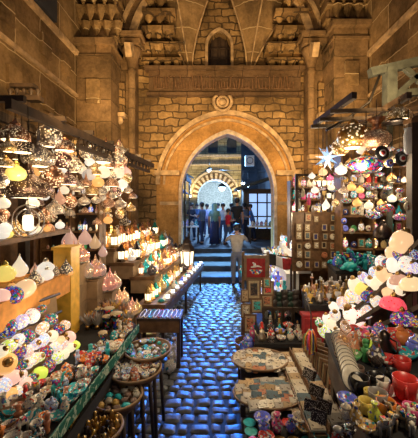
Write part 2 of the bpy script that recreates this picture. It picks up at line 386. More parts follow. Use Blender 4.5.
# fan squinches: fluted shells that lean forward beside the window
for sx, bx in ((-1, -.78), (1, 1.05)):
    m = MB(); nr, nk = 26, 9; vs = []
    for k in range(nk):
        t = k/(nk-1); z = 6.4+t*2.3
        for i in range(nr):
            a = (i/(nr-1)-.5); fl = .018*t*abs(math.sin(i*PI/2.5))
            sprd = .10+.95*t**1.3
            vs.append((bx+sx*.38*t+a*2*sprd, wy-.05-.25*t-1.15*t**1.6*math.cos(a*PI)*.55-fl*2, z-(.18*t)*(abs(a)*2)**2))
    m.add(vs, [(k*nr+i, k*nr+i+1, (k+1)*nr+i+1, (k+1)*nr+i) for k in range(nk-1) for i in range(nr-1)], 0, True)
    struct(m.build('ceiling_vault', ['stone_side']))
    m = MB()
    for k in range(7):
        a = k/6-.5
        if k in (0, 3, 6): m.tube([(bx+sx*.38*t+a*2*(.10+.95*t**1.3), wy-.08-.25*t-1.15*t**1.6*math.cos(a*PI)*.55, 6.4+t*2.3-(.18*t)*(abs(a)*2)**2) for t in (0, .2, .4, .6, .8, 1)], .028, 5)
    struct(m.build('trim_6', ['stone_trim']))
    m = MB()      # stepped honeycomb courses in the outer corners
    for r_ in range(5):
        z = 6.55+r_*.36
        for q in range(4-r_//2):
            xx = (cx-.1)+sx*(2.28-q*.30-.05*r_)
            m.box((xx, wy-.12-.1*r_, z), (.30, .30+.16*r_, .10)); m.lathe([(.0, -.22), (.05, -.2), (.13, -.06), (.15, 0)], 8, c=(xx, wy-.16-.14*r_, z), sm=False)
    struct(m.build('trim_7', ['stone_rubble']))
# bay arch framing the niche and the side piers
m = MB(); A_b = arch_pts(.18, 2.42, 6.6, 8.75); A_b2 = arch_pts(.18, 2.60, 6.6, 8.98)
arch_wall(m, -4.2, 4.6, 0, 10.2, A_b, 8.35, 8.8, 0, 0); o = struct(m.build('wall_bay', ['stone_pier']))
m = MB(); ring(m, A_b2, A_b, 8.26, 8.4); ring(m, arch_pts(.18, 2.9, 6.6, 9.3), arch_pts(.18, 2.80, 6.6, 9.2), 8.28, 8.4)
struct(m.build('trim_8', ['stone_trim']))
for sx in (-1, 1):
    X = .18+sx*2.42
    m = MB(); m.lathe([(.10, 3.7), (.10, 5.9), (.14, 5.95), (.10, 6.0), (.13, 6.2), (.25, 6.5), (.28, 6.6)], 12, c=(X+sx*.06, 8.28, 0))
    m.box((X+sx*.1, 8.2, 6.68), (.7, .42, .14)); m.box((X+sx*.1, 8.15, 6.85), (.8, .5, .10)); m.box((X+sx*.02, 8.0, 6.45), (.16, .5, .34), 1, rx=.5)
    struct(m.build('pillar', ['stone_pier', 'stone_trim']))
    m = MB()      # ledges of the pier and the paler lower panel
    m.box((X+sx*.62, 8.28, 3.62), (1.3, .24, .12)); m.box((X+sx*.62, 8.30, 3.50), (1.2, .16, .08)); m.box((X+sx*.62, 8.31, 2.4), (1.02, .1, 2.0), 1)
    m.box((X+sx*.55, 8.29, 5.2), (.62, .16, .9), 2); m.box((X+sx*.55, 8.22, 4.75), (.7, .28, .1))
    for q in range(5): m.ball((X+sx*(.35+.1*q), 8.2, 4.62-.06*(q % 2)), (.09, .09, .13), 8, 5)
    struct(m.build('trim_9', ['stone_trim', 'stone_arch', 'stone_rubble']))
# corner pilasters carrying honeycomb squinches
for sx, X, zt, yy in ((-1, -3.05, 6.35, 7.95), (1, 3.42, 6.8, 7.95)):
    m = MB(); m.box((X, yy, zt/2), (.86, .8, zt)); m.box((X, yy-.05, zt+.04), (1.0, .95, .14)); m.box((X, yy-.02, zt-.3), (.92, .86, .06))
    for r_ in range(6):
        z = zt+.2+.34*r_
        for q in range(4):
            xx = X-.40+q*.27
            m.lathe([(.03, -.2), (.06, -.12), (.11, .0), (.13, .12)], 7, c=(xx+(.13 if r_ % 2 else 0), yy-.1-.10*r_, z), sm=False, mi=1)
            m.box((xx, yy+.1-.05*r_, z+.12), (.27, .5+.1*r_, .08), 1)
    m.box((X, yy+.2, zt+1.2), (1.0, .6, 2.4), 0); m.box((X+sx*.0, yy-.42, zt-1.2), (.34, .10, .6), 1)
    struct(m.build('pillar_corner', ['stone_pier', 'stone_side']))
# side walls with projecting courses
def side_wall(X, sx, name):
    m = MB(); m.box((X+sx*.25, 3.6, 4.6), (.5, 10.5, 9.6)); 
    for z, t, d in ((3.55, .09, .05), (5.05, .07, .05), (6.1, .12, .07)): m.box((X-sx*d/2, 3.6, z), (d+.02, 10.4, t), 1)
    for z, k in ((5.55, 0), (4.45, 1)):
        y = 2.6+k*.4
        while y < 8: m.box((X-sx*.03, y, z), (.06, .34, .42), 0); y += R.uniform(.8, 1.3)
    return struct(m.build(name, ['stone_side', 'stone_trim']))
side_wall(-3.5, -1, 'wall_left'); side_wall(3.9, 1, 'wall_right')
m = MB(); m.box((-3.47, 6.1, 6.9), (.1, .8, 1.3)); struct(m.build('window_3', ['dark_wall']))
# stall back walls
m = MB(); m.box((-2.95, 4.6, 1.55), (.06, 5.4, 3.1)); struct(m.build('wall_stall_left', ['wood_brown']))
m = MB(); m.box((-2.6, 7.45, 1.3), (.9, .05, 2.6)); struct(m.build('wall_stall_back', ['wood_brown']))
m = MB(); m.box((3.55, 3.4, 1.6), (.06, 5.2, 3.2)); struct(m.build('wall_stall_right', ['wood_brown']))
# ---- street beyond the gate
fy = 22.5; Af = arch_pts(.0, 1.3, 2.9, 4.2)
m = MB(); arch_wall(m, -6, 2.6, .6, 10.5, Af, fy, fy+1, 0, 0)
Ao, Ai = arch_pts(.0, 1.68, 2.9, 4.68, 14), arch_pts(.0, 1.32, 2.9, 4.22, 14)
ring(m, arch_pts(.0, 1.9, 2.9, 4.92, 10), arch_pts(.0, 1.76, 2.9, 4.76, 10), fy-.2, fy, 1)
for i, (a, b, c, d) in enumerate(zip(Ao, Ao[1:], Ai, Ai[1:])):
    ring(m, [a, b], [c, d], fy-.12, fy, 1+(i % 2))
m.box((0, fy-.15, 5.95), (8, .4, .16), 1); m.box((0, fy-.1, 5.3), (8, .25, .10), 1)
struct(m.build('wall_far', ['stone_far', 'stone_pale', 'stone_dark']))
for i, x in enumerate((-.15, 1.25)):
    m = MB(); a = arch_pts(x, .36, 7.0, 7.4, 6); 
    m.prism([(p, q-0) for p, q in [(x-.36, 6.2)]+a+[(x+.36, 6.2)]], .08); o = m.build('window_4', ['dark_wall']); o.rotation_euler = (PI/2, 0, 0); o.location = (0, fy-.0, 0)
    struct(o)
m = MB(); m.box((4.2, 17, 5.5), (2.8, 11, 10)); m.box((2.95, 20.0, 5.8), (2.4, .3, 10)); struct(m.build('wall_street_right', ['dark_wall']))
m = MB(); m.box((-4.4, 16.5, 4.5), (3.0, 12, 8.5)); struct(m.build('wall_street_left', ['stone_far']))
m = MB(); m.box((0, 31, 3), (10, .3, 6)); struct(m.build('wall_street_end', ['stone_pale']))
m = MB()          # lit shop front with a sloping roof on the far side of the street
t = empty('market_kiosk', (2.2, 14.2, .66)); tag(t, 'shop kiosk with bright white window and sloping dark roof beyond the arch', 'kiosk')
m = MB(); m.box((0, .4, 1.2), (1.7, .8, 2.4)); m.build('body', ['wood_dark'], t)
m = MB(); m.beam((-1.25, -.2, 2.35), (1.2, -.2, 3.15), 1.7, .12); m.build('roof', ['wood_weathered'], t)
m = MB(); m.box((0, -.02, 1.35), (1.25, .04, 1.7)); m.build('window', ['glow_shop'], t)
m = MB()
for x in (-.62, -.2, .25, .62): m.box((x, -.06, 1.35), (.06, .06, 1.7))
for z in (.5, 1.1, 1.75, 2.2): m.box((0, -.06, z), (1.3, .06, .06))
m.build('frame', ['wood_dark'], t)
t = empty('market_awning', (-1.55, 11.9, 3.2)); tag(t, 'grey awning roof with blue-lit edge inside the gate beside hanging lamps', 'awning')
m = MB(); m.beam((-.7, 0, .75), (.55, -.1, .25), 2.2, .06); m.build('canopy', ['wood_weathered'], t)
m = MB(); m.beam((.5, -1.1, .1), (.5, 1.1, .1), .05, .2); m.build('valance', ['cloth_blue'], t)
for q in (-1, 1): m = MB(); m.beam((.45, q*.9, .2), (.45, q*.9, -2.5), .06, .06); m.build('post', ['iron'], t)
for i, (px, py, d, s_) in enumerate(((192.5, 153.5, 12.2, .16), (209, 170, 14.5, .15), (222, 188, 20, .34), (190, 196, 13.5, .10), (243, 183, 15, .14), (238, 190, 16, .10), (248, 186, 13.5, .08))):
    p = W(px, py, d); t = empty('street_lamp', p)
    tag(t, ['blue-white floodlight under the awning edge', 'tilted floodlight glowing in front of the far facade', 'big starry white lamp hanging in the far arch', 'small white lamp low under the awning', 'round white lamp beside the kiosk roof', 'pale round lamp below the kiosk lamp', 'tiny lamp hanging at the kiosk eave'][i], 'lamp', 'lamps in the street beyond the gate')
    m = MB(); m.ball((0, 0, 0), s_*.6, 12, 8); m.build('bulb', ['glow_cool'], t)
    m = MB(); m.lathe([(s_*.75, -.0), (s_*.6, s_*.5), (.03, s_*.75), (.015, s_*.9)], 12, c=(0, .02, s_*.15)); m.tube([(0, 0, s_*.9), (0, 0, s_*.9+.5)], .012); m.build('shade', ['iron'], t)
    t = empty('street_cable', (0, d+.02, p.z+s_*1.05+.46)); tag(t, 'thin black cable across the street carrying the %s lamp from the awning' % nth(i), 'cable', 'street cables'); m = MB(); m.tube([(-2.95, 0, .15), (p.x, 0, 0), (2.85, 0, .15)], .008, 5); m.build('cable', 'iron', t)
p = W(249.5, 161, 14.5); t = empty('air_conditioner', p); tag(t, 'grey wall air conditioner high on the dark building', 'air conditioner')
m = MB(); m.box((0, 0, 0), (.42, .3, .5)); m.build('body', ['white_paint'], t)
m = MB(); m.tube([(.15*math.cos(a*PI/8), -.16, .15*math.sin(a*PI/8)) for a in range(16)], .015, 5, closed=True); m.build('grille', ['iron'], t)
simple('papyrus', (.50, .38, .22), .8, 0, .3, 30)
# ---------------------------------------------------------------- kinds of things, each built once with its parts
WPOLY = 6
def wire(t, z): m = MB(); m.lathe([(.004, 0), (.004, 1)], 5); o = m.build('hanging_wire', 'iron', t); o.location = (0, 0, z); return o
def lantern(name, body, mat, bottom=True, neck=None, cap='metal_obj', fl=0):
    """pierced hanging lamp about .3 m wide; origin at the middle of the body"""
    t = empty(name); n = 20
    m = MB(); m.lathe(body, n, flute=fl, fa=.05 if fl else 0); m.build('body', mat, t)
    zt = body[-1][1]; zb = body[0][1]
    m = MB(); nk = neck or [(.045, 0), (.055, .012), (.02, .04), (.012, .06)]
    m.lathe([(r, zt+z) for r, z in nk], 12); m.build('neck', cap, t)
    if bottom:
        m = MB(); r = body[0][0]; m.lathe([(0.001, zb-.012), (r*.8, zb-.006), (r*.92, zb+.004)], 14); m.build('glass_base', 'glow_warm', t)
        m = MB(); m.tube([(r*math.cos(a*PI/9), r*math.sin(a*PI/9), zb) for a in range(18)], .006, 5, closed=True); m.build('rim', cap, t)
    wire(t, zt+nk[-1][1]); return t
@kind
def onion_lantern(): return lantern('pierced_onion_lantern', [(.09, -.085), (.135, -.06), (.15, -.02), (.145, .015), (.11, .05), (.065, .08), (.045, .10)], 'pierced', neck=[(.045, 0), (.03, .05), (.016, .11), (.008, .16)])
@kind
def wide_lantern(): return lantern('pierced_wide_lantern', [(.10, -.07), (.14, -.055), (.15, -.03), (.14, 0), (.10, .03), (.06, .05), (.035, .075)], 'pierced_fine', neck=[(.035, 0), (.022, .05), (.012, .1), (.006, .13)])
@kind
def drum_lantern(): return lantern('pierced_drum_lantern', [(.14, -.075), (.15, -.07), (.15, .045), (.14, .055), (.09, .08), (.05, .10)], 'pierced')
@kind
def ball_lantern(): return lantern('pierced_ball_lantern', [(.07, -.13), (.12, -.09), (.148, -.03), (.148, .03), (.12, .09), (.07, .13), (.03, .145)], 'pierced_big')
@kind
def dome_lantern(): return lantern('pierced_dome_lantern', [(.145, -.07), (.15, -.06), (.145, -.01), (.12, .04), (.08, .075), (.04, .095)], 'pierced')
@kind
def bell_lantern(): return lantern('pierced_bell_lantern', [(.15, -.10), (.13, -.085), (.10, -.03), (.085, .03), (.06, .07), (.03, .10)], 'pierced_fine', cap='metal_obj')
@kind
def drop_lantern(): return lantern('glass_drop_lamp', [(.02, -.16), (.09, -.14), (.14, -.08), (.15, -.03), (.13, .03), (.09, .09), (.05, .15), (.025, .2), (.012, .24)], 'glass_lit', bottom=False, neck=[(.014, 0), (.02, .01), (.006, .04)])
@kind
def small_glass_lamp(): return lantern('small_glass_lamp', [(.06, -.12), (.12, -.09), (.15, -.02), (.13, .05), (.07, .10), (.04, .12)], 'glass_lit', bottom=False, neck=[(.045, 0), (.05, .02), (.03, .05), (.01, .07)])
@kind
def lattice_lantern():
    t = lantern('beaded_lattice_lamp', [(.02, -.15), (.09, -.13), (.145, -.06), (.14, .0), (.09, .08), (.04, .16), (.015, .21)], 'pierced_big', bottom=False, neck=[(.016, 0), (.02, .01), (.006, .04)])
    m = MB()
    for k in range(10):
        for q in (1, -1):
            m.tube([(r*math.cos(k*PI/5+q*i*.28)*1.02, r*math.sin(k*PI/5+q*i*.28)*1.02, z) for i, (r, z) in enumerate([(.09, -.13), (.145, -.06), (.14, 0), (.09, .08), (.04, .16)])], .005, 4)
    m.build('lattice', 'metal_obj', t); return t
def globe(name, mat, prof):
    t = empty(name)
    m = MB(); m.lathe(prof, 18); m.build('globe', mat, t)
    m = MB(); zt = prof[-1][1]; m.lathe([(.045, zt-.012), (.05, zt), (.03, zt+.02), (.03, zt+.03), (.012, zt+.035)], 10); m.build('cap', 'brass', t)
    return t
GP = [(.035, -.098), (.07, -.085), (.095, -.045), (.10, 0), (.095, .045), (.07, .085), (.04, .1)]
@kind
def mosaic_globe(): return globe('mosaic_globe_lamp', 'mosaic', GP)
@kind
def bead_globe(): return globe('speckled_globe_lamp', 'globe_lit', GP)
@kind
def plain_globe(): return globe('milky_globe_lamp', 'glass_lit', GP)
@kind
def shade_dome():
    t = empty('mosaic_dome_shade'); m = MB()
    m.lathe([(.15, -.05), (.155, -.04), (.145, .0), (.11, .04), (.06, .06), (.03, .065)], 20); m.build('shade', 'mosaic', t)
    m = MB(); m.lathe([(.035, .06), (.04, .07), (.02, .10), (.01, .11)], 10); m.build('cap', 'brass', t)
    m = MB(); m.ball((0, 0, -.03), .035, 10, 6); m.build('bulb', 'glow_warm', t); return t
@kind
def plain_dome():
    t = empty('glass_dome_shade'); m = MB()
    m.lathe([(.15, -.05), (.155, -.04), (.145, .0), (.11, .04), (.06, .06), (.03, .065)], 20); m.build('shade', 'glass_lit', t)
    m = MB(); m.lathe([(.035, .06), (.04, .07), (.02, .10), (.01, .11)], 10); m.build('cap', 'brass', t); return t
@kind
def hex_lantern():
    """six-sided standing table lantern .12 wide .3 tall, origin at its foot"""
    t = empty('table_lantern')
    def hx(r, z): return [(r*math.cos(a*PI/3), r*math.sin(a*PI/3), z) for a in range(6)]
    m = MB(); m.lathe([(.06, 0), (.066, .01), (.055, .03), (.05, .04)], 6, sm=False); m.build('base', 'metal_obj', t)
    m = MB(); m.lathe([(.044, .04), (.052, .15)], 6, sm=False); m.build('glass', 'glow_white', t)
    m = MB()
    for a in range(6):
        m.tube([(.047*math.cos(a*PI/3), .047*math.sin(a*PI/3), .04), (.056*math.cos(a*PI/3), .056*math.sin(a*PI/3), .155)], .005, 4)
    m.build('frame', 'metal_obj', t)
    m = MB(); m.lathe([(.068, .15), (.06, .165), (.035, .20), (.03, .21), (.034, .222), (.018, .245), (.004, .26)], 6, sm=False); m.build('roof', 'metal_obj', t)
    m = MB(); m.tube([(.02*math.cos(a*PI/5), 0, .278+.02*math.sin(a*PI/5)) for a in range(10)], .003, 4, closed=True); m.build('ring', 'metal_obj', t)
    return t
@kind
def tinted_lantern():
    t = empty('coloured_table_lantern')
    m = MB(); m.lathe([(.055, 0), (.06, .01), (.045, .03)], 8, sm=False); m.build('base', 'brass', t)
    m = MB(); m.lathe([(.04, .03), (.055, .07), (.05, .12), (.035, .15)], 8, sm=False); m.build('glass', 'globe_lit', t)
    m = MB(); m.lathe([(.045, .15), (.03, .18), (.012, .21), (.004, .24)], 8, sm=False); m.build('roof', 'brass', t); return t
@kind
def copper_bulb():
    t = empty('copper_glass_lamp')
    m = MB(); m.lathe([(.02, 0), (.055, .018), (.075, .06), (.062, .10), (.028, .13), (.010, .16), (.004, .2)], 14); m.build('glass', 'copper_glass', t)
    m = MB(); m.lathe([(.025, -.004), (.03, .006), (.02, .015)], 10); m.build('foot', 'brass', t)
    return t
s = N('copper_glass')
s.p(col=s.oc(), rough=.22, metal=.8, em=s.oc(), es=.42, coat=.5).nosample()
# ---- small wares; each stands on z = 0
def one(name, mat, *f):
    m = MB()
    for g in f: g(m)
    return m.build(name, mat)
@kind
def cup():
    t = empty('ceramic_mug'); m = MB()
    m.lathe([(.028, 0), (.036, .008), (.043, .04), (.046, .085), (.042, .085), (.038, .04), (.03, .014), (.001, .012)], 18); m.build('bowl', 'paint_obj', t)
    m = MB(); m.tube([(.040+.026*math.sin(a*PI/8), 0, .045-.028*math.cos(a*PI/8)) for a in range(9)], .006, 6); m.build('handle', 'paint_obj', t); return t
@kind
def cup_saucer():
    t = BUILD['cup'](); t.name = 'teacup_and_saucer'; m = MB(); m.lathe([(.03, -.012), (.04, -.012), (.075, .0), (.085, .008), (.08, .009), (.04, -.004), (.001, -.004)], 22); m.build('saucer', 'paint_obj', t); return t
@kind
def bowl(): return one('painted_bowl', 'pot_paint', lambda m: m.lathe([(.02, 0), (.025, .006), (.05, .03), (.06, .05), (.055, .05), (.04, .025), (.001, .012)], 14))
@kind
def jar(): 
    t = empty('lidded_jar'); m = MB(); m.lathe([(.022, 0), (.035, .02), (.04, .045), (.03, .065)], 12); m.build('pot', 'pot_paint', t)
    m = MB(); m.lathe([(.032, .064), (.028, .075), (.01, .085), (.008, .095), (.001, .098)], 10); m.build('lid', 'pot_paint', t); return t
@kind
def vase(): return one('little_vase', 'pot_paint', lambda m: m.lathe([(.02, 0), (.035, .03), (.038, .055), (.018, .085), (.014, .10), (.022, .12), (.018, .12), (.008, .09)], 12))
@kind
def shell_cup(): return one('painted_egg_cup', 'pot_paint', lambda m: m.lathe([(.02, 0), (.012, .012), (.03, .03), (.036, .055), (.03, .055), (.02, .035), (.001, .028)], 12))
@kind
def figurine():
    t = empty('stone_figurine'); m = MB(); m.lathe([(.022, 0), (.026, .01), (.02, .02), (.024, .05), (.03, .075), (.014, .088), (.001, .09)], 10, sy=.7); m.build('body', 'paint_obj', t)
    m = MB(); m.ball((0, 0, .10), .018, 10, 7); m.lathe([(.02, .108), (.02, .13), (.008, .135)], 8, sy=.7); m.build('head', 'paint_obj', t); return t
@kind
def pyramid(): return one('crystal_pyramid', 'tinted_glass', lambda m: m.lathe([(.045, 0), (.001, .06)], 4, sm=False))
@kind
def scarab():
    t = empty('stone_turtle'); m = MB(); m.ball((0, 0, .018), (.035, .028, .02), 12, 7); m.build('shell', 'paint_obj', t)
    m = MB(); m.ball((.042, 0, .014), (.012, .009, .009), 8, 5); m.build('head', 'paint_obj', t)
    for q in ((.022, .024), (.022, -.024), (-.022, .024), (-.022, -.024)):
        m = MB(); m.ball((*q, .006), (.012, .008, .006), 6, 4); m.build('flipper', 'paint_obj', t)
    return t
@kind
def camel():
    t = empty('camel_figurine'); m = MB()
    m.ball((0, 0, .075), (.045, .02, .022), 12, 7); m.ball((0, 0, .098), (.018, .012, .016), 10, 6)
    m.tube([(.035, 0, .08), (.055, 0, .085), (.062, 0, .115), (.066, 0, .125)], [.016, .011, .009, .01], 8)
    m.ball((.075, 0, .128), (.018, .009, .009), 8, 6)
    for x, y in ((.028, .012), (.028, -.012), (-.028, .012), (-.028, -.012)): m.tube([(x, y, .07), (x+.003, y, .035), (x, y, 0)], [.009, .005, .006], 6)
    m.build('body', 'paint_obj', t); m = MB(); m.box((0, 0, .098), (.034, .045, .03)); m.build('saddle', 'mosaic_dull', t); return t
@kind
def magnet():
    t = empty('souvenir_magnet'); m = MB(); m.box((0, 0, .006), (.062, .05, .012)); m.build('tile', 'paint_obj', t)
    m = MB(); m.box((0, 0, .013), (.05, .038, .003)); m.build('picture', 'souvenir', t); return t
@kind
def round_magnet():
    t = empty('round_souvenir_magnet'); m = MB(); m.lathe([(.032, 0), (.032, .009), (.03, .012)], 18, sm=False); m.build('disc', 'paint_obj', t)
    m = MB(); m.lathe([(.022, .012), (.022, .0145)], 16, sm=False); m.build('picture', 'souvenir', t); return t
@kind
def box_tile():
    t = empty('boxed_souvenir_tile'); m = MB(); m.box((0, 0, .012), (.078, .062, .024)); m.build('box', 'paint_obj', t)
    m = MB(); m.box((0, 0, .0255), (.058, .044, .003)); m.build('picture', 'souvenir', t); return t
@kind
def inlay_box():
    t = empty('inlaid_box'); m = MB(); m.box((0, 0, .03), (.14, .11, .06)); m.build('case', 'inlay', t)
    m = MB(); m.box((0, 0, .066), (.144, .114, .012)); m.build('lid', 'inlay', t); return t
@kind
def plate():
    t = empty('painted_plate'); m = MB(); m.lathe([(.035, 0), (.045, .002), (.085, .012), (.084, .015), (.045, .006), (.001, .005)], 24); m.build('dish', 'paint_obj', t)
    m = MB(); m.tube([(.0845*math.cos(a*PI/12), .0845*math.sin(a*PI/12), .0145) for a in range(24)], .0022, 4, closed=True); m.build('rim', 'iron', t); return t
@kind
def picture_frame():
    """standing upright, facing -Y, .2 wide .26 tall, origin at the foot"""
    t = empty('framed_picture'); m = MB()
    for c, d in (((-.088, 0, .13), (.024, .02, .26)), ((.088, 0, .13), (.024, .02, .26)), ((0, 0, .012), (.152, .02, .024)), ((0, 0, .248), (.152, .02, .024))): m.box(c, d)
    m.build('frame', 'wood_brown', t)
    m = MB(); m.box((0, .003, .13), (.152, .008, .212)); m.build('mount', 'papyrus', t)
    m = MB(); m.box((0, -.003, .13), (.10, .006, .15)); m.build('picture', 'souvenir', t); return t
@kind
def evil_eye():
    t = empty('evil_eye_disc'); m = MB(); m.lathe([(.001, -.012), (.05, -.01), (.058, 0), (.05, .01), (.001, .012)], 20); m.build('disc', 'paint_obj', t)
    m = MB(); m.lathe([(.001, .012), (.027, .013), (.027, .0165)], 16); m.build('white_ring', 'white_paint', t)
    m = MB(); m.lathe([(.001, .0165), (.017, .0166), (.016, .020), (.001, .022)], 14); m.build('pupil', 'cloth_red', t); return t
@kind
def bottle():
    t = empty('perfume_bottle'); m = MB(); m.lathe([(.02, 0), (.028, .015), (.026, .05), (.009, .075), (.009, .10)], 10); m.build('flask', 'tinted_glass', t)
    m = MB(); m.lathe([(.012, .098), (.014, .11), (.004, .13)], 8); m.build('stopper', 'brass', t); return t
@kind
def goblet():
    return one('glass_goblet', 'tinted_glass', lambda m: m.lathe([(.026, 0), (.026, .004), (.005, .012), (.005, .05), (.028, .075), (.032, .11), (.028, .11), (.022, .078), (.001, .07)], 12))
@kind
def candlestick():
    t = empty('brass_candlestick'); m = MB(); m.lathe([(.035, 0), (.038, .008), (.015, .02), (.01, .05), (.018, .065), (.009, .08), (.009, .13), (.022, .15), (.018, .16)], 12); m.build('stand', 'metal_obj', t)
    m = MB(); m.lathe([(.008, .155), (.008, .2), (.001, .205)], 8); m.build('candle', 'white_paint', t); return t
@kind
def brass_pot():
    t = empty('engraved_coffee_pot'); m = MB(); m.lathe([(.03, 0), (.04, .015), (.042, .04), (.022, .075), (.026, .10), (.001, .118)], 12); m.build('pot', 'metal_obj', t)
    m = MB(); m.tube([(.035, 0, .04), (.06, 0, .06), (.072, 0, .095)], [.01, .007, .004], 6); m.build('spout', 'metal_obj', t)
    m = MB(); m.tube([(-.03, 0, .09), (-.06, 0, .085), (-.062, 0, .04), (-.038, 0, .03)], .005, 6); m.build('handle', 'metal_obj', t); return t
@kind
def hand_drum():
    t = empty('clay_drum'); m = MB(); m.lathe([(.035, 0), (.02, .05), (.025, .075), (.05, .12), (.05, .14)], 14); m.build('shell', 'mosaic_dull', t)
    m = MB(); m.lathe([(.051, .138), (.05, .144), (.001, .146)], 14); m.build('skin', 'papyrus', t); return t
@kind
def feather_plume():
    t = empty('dyed_feather_duster'); m = MB(); rr = random.Random(3)
    for i in range(26):
        a = rr.uniform(0, 2*PI); sp = rr.uniform(.02, .09); h = rr.uniform(.08, .16)
        x, y = math.cos(a)*sp, math.sin(a)*sp; px_, py_ = -math.sin(a)*.014, math.cos(a)*.014
        m.add([(0, 0, .02), (x*.6+px_, y*.6+py_, h*.7), (x, y, h), (x*.6-px_, y*.6-py_, h*.72)], [(0, 1, 2, 3)])
    m.build('feathers', 'cloth_obj', t); m = MB(); m.lathe([(.02, 0), (.022, .03), (.008, .05)], 8); m.build('holder', 'brass', t); return t
@kind
def scarf_roll(): return one('rolled_scarf', 'cloth_obj', lambda m: m.tube([(-.09, 0, .03), (-.04, .004, .032), (.03, -.003, .03), (.09, 0, .03)], [.026, .03, .03, .026], 10))
@kind
def key_tassel():
    t = empty('beaded_tassel'); m = MB(); m.lathe([(.005, 0), (.012, -.02), (.016, -.06), (.014, -.09)], 8, flute=4, fa=.2); m.build('fringe', 'cloth_obj', t)
    m = MB(); m.ball((0, 0, .006), .012, 8, 6); m.build('bead', 'paint_obj', t); return t
PP = [(0, (.80, .74, .62)), (.35, (.02, .25, .32)), (.5, (.6, .08, .04)), (.62, (.85, .8, .7)), (.85, (.1, .12, .4))]
patterned('pot_paint', 70., 0., .35, (0, .03), PP)
@kind
def lit_box():
    t = empty('jewel_box'); m = MB(); m.box((0, 0, .02), (.07, .2, .04)); m.build('case', 'white_paint', t)
    m = MB(); m.box((0, 0, .043), (.06, .19, .006)); m.build('lit_lid', 'glow_lid', t); return t
glowm('glow_lid', (1, .95, .82), 3)
# ---------------------------------------------------------------- lantern stall
COL = {'silver': (.56, .48, .41), 'dark brown': (.20, .12, .09), 'copper': (.55, .27, .16), 'brass': (.62, .40, .14), 'plum': (.26, .15, .16), 'grey': (.34, .30, .27), 'iron': (.08, .06, .05),
       'cream': (1, .84, .58), 'pink': (1, .58, .45), 'white': (1, .92, .78), 'amber': (1, .48, .14), 'yellow': (1, .78, .18), 'blue': (.16, .20, .85), 'pale blue': (.55, .68, 1), 'lime': (.7, .85, .1), 'teal': (.05, .45, .42),
       'green': (.10, .42, .14), 'red': (.75, .05, .04), 'orange': (.9, .27, .04), 'black': (.015, .013, .013), 'purple': (.30, .12, .5), 'peach': (1, .62, .32), 'lilac': (.62, .52, .95), 'turquoise': (.02, .45, .50), 'rose': (.85, .12, .3),
       'ivory': (.72, .62, .45), 'sand': (.55, .38, .2), 'terracotta': (.55, .2, .09), 'navy': (.03, .05, .22), 'gold': (.6, .36, .08), 'slate': (.10, .16, .19), 'stone': (.4, .36, .3), 'bone': (.78, .70, .56)}
# roof frame of beams that the lamps hang from
ZB = 3.28
t = empty('stall_roof_frame', (-2.1, 4.6, ZB)); tag(t, 'dark wooden roof frame over the lantern stall, hung with pierced lamps', 'roof frame')
for i, (x, x2) in enumerate(((-.7, -.6), (-.3, -.1), (.1, .55))):
    m = MB(); m.beam((x, -1.7, 0), (x2, 2.9, 0), .07, .10); m.build('beam', 'wood_dark', t)
for i in range(7): m = MB(); m.beam((-.8, -1.6+i*.7, .08), (.2+i*.06, -1.6+i*.7, .08), .05, .06); m.build('rafter', 'wood_dark', t)
m = MB()
for i in range(14):
    y = -.5+i*.22; x = .22+i*.022; m.beam((x, y, -.16), (x+.01, y+.11, .04), .025, .025); m.beam((x+.01, y+.11, .04), (x+.02, y+.22, -.16), .025, .025)
m.beam((.22, -.5, -.18), (.52, 2.6, -.18), .05, .06); m.build('fretwork', 'wood_dark', t)
for i, (x, y) in enumerate(((-.75, -1.5), (-.75, 2.8))): m = MB(); m.box((x, y, -1.64), (.1, .1, 3.28)); m.build('post', 'wood_dark', t)
t = empty('wooden_post', W(24, 150, 4.3)); t.location.z = 0; tag(t, 'dark square post with diagonal brackets rising behind the wide brown lantern', 'post')
m = MB(); m.box((0, 0, 1.95), (.11, .11, 3.9)); m.build('shaft', 'wood_dark', t)
for q in (-1, 1): m = MB(); m.beam((0, 0, 3.2), (q*.42, 0, 3.6), .06, .06); m.build('bracket', 'wood_dark', t)
m = MB(); m.box((0, 0, 3.82), (.5, .14, .07)); m.box((0, 0, 4.0), (.34, .12, .05)); 
for q in (-2, -1, 0, 1, 2): m.lathe([(.03, 3.85), (.02, 3.9), (.035, 3.94), (.01, 3.98)], 8, c=(q*.1, 0, 0))
m.build('crown', 'wood_dark', t)
KL = {'o': ('onion_lantern', 'pierced onion-shaped lantern', .30), 'w': ('wide_lantern', 'finely pierced wide-bellied lantern', .30), 'd': ('drum_lantern', 'pierced drum lantern', .30), 'b': ('ball_lantern', 'pierced ball lantern', .30),
      'm': ('dome_lantern', 'pierced dome lantern', .30), 'e': ('bell_lantern', 'flared bell lantern', .30), 't': ('drop_lantern', 'glass teardrop lamp', .30), 'g': ('small_glass_lamp', 'round glass lamp', .30), 'l': ('lattice_lantern', 'beaded lattice lamp', .29)}
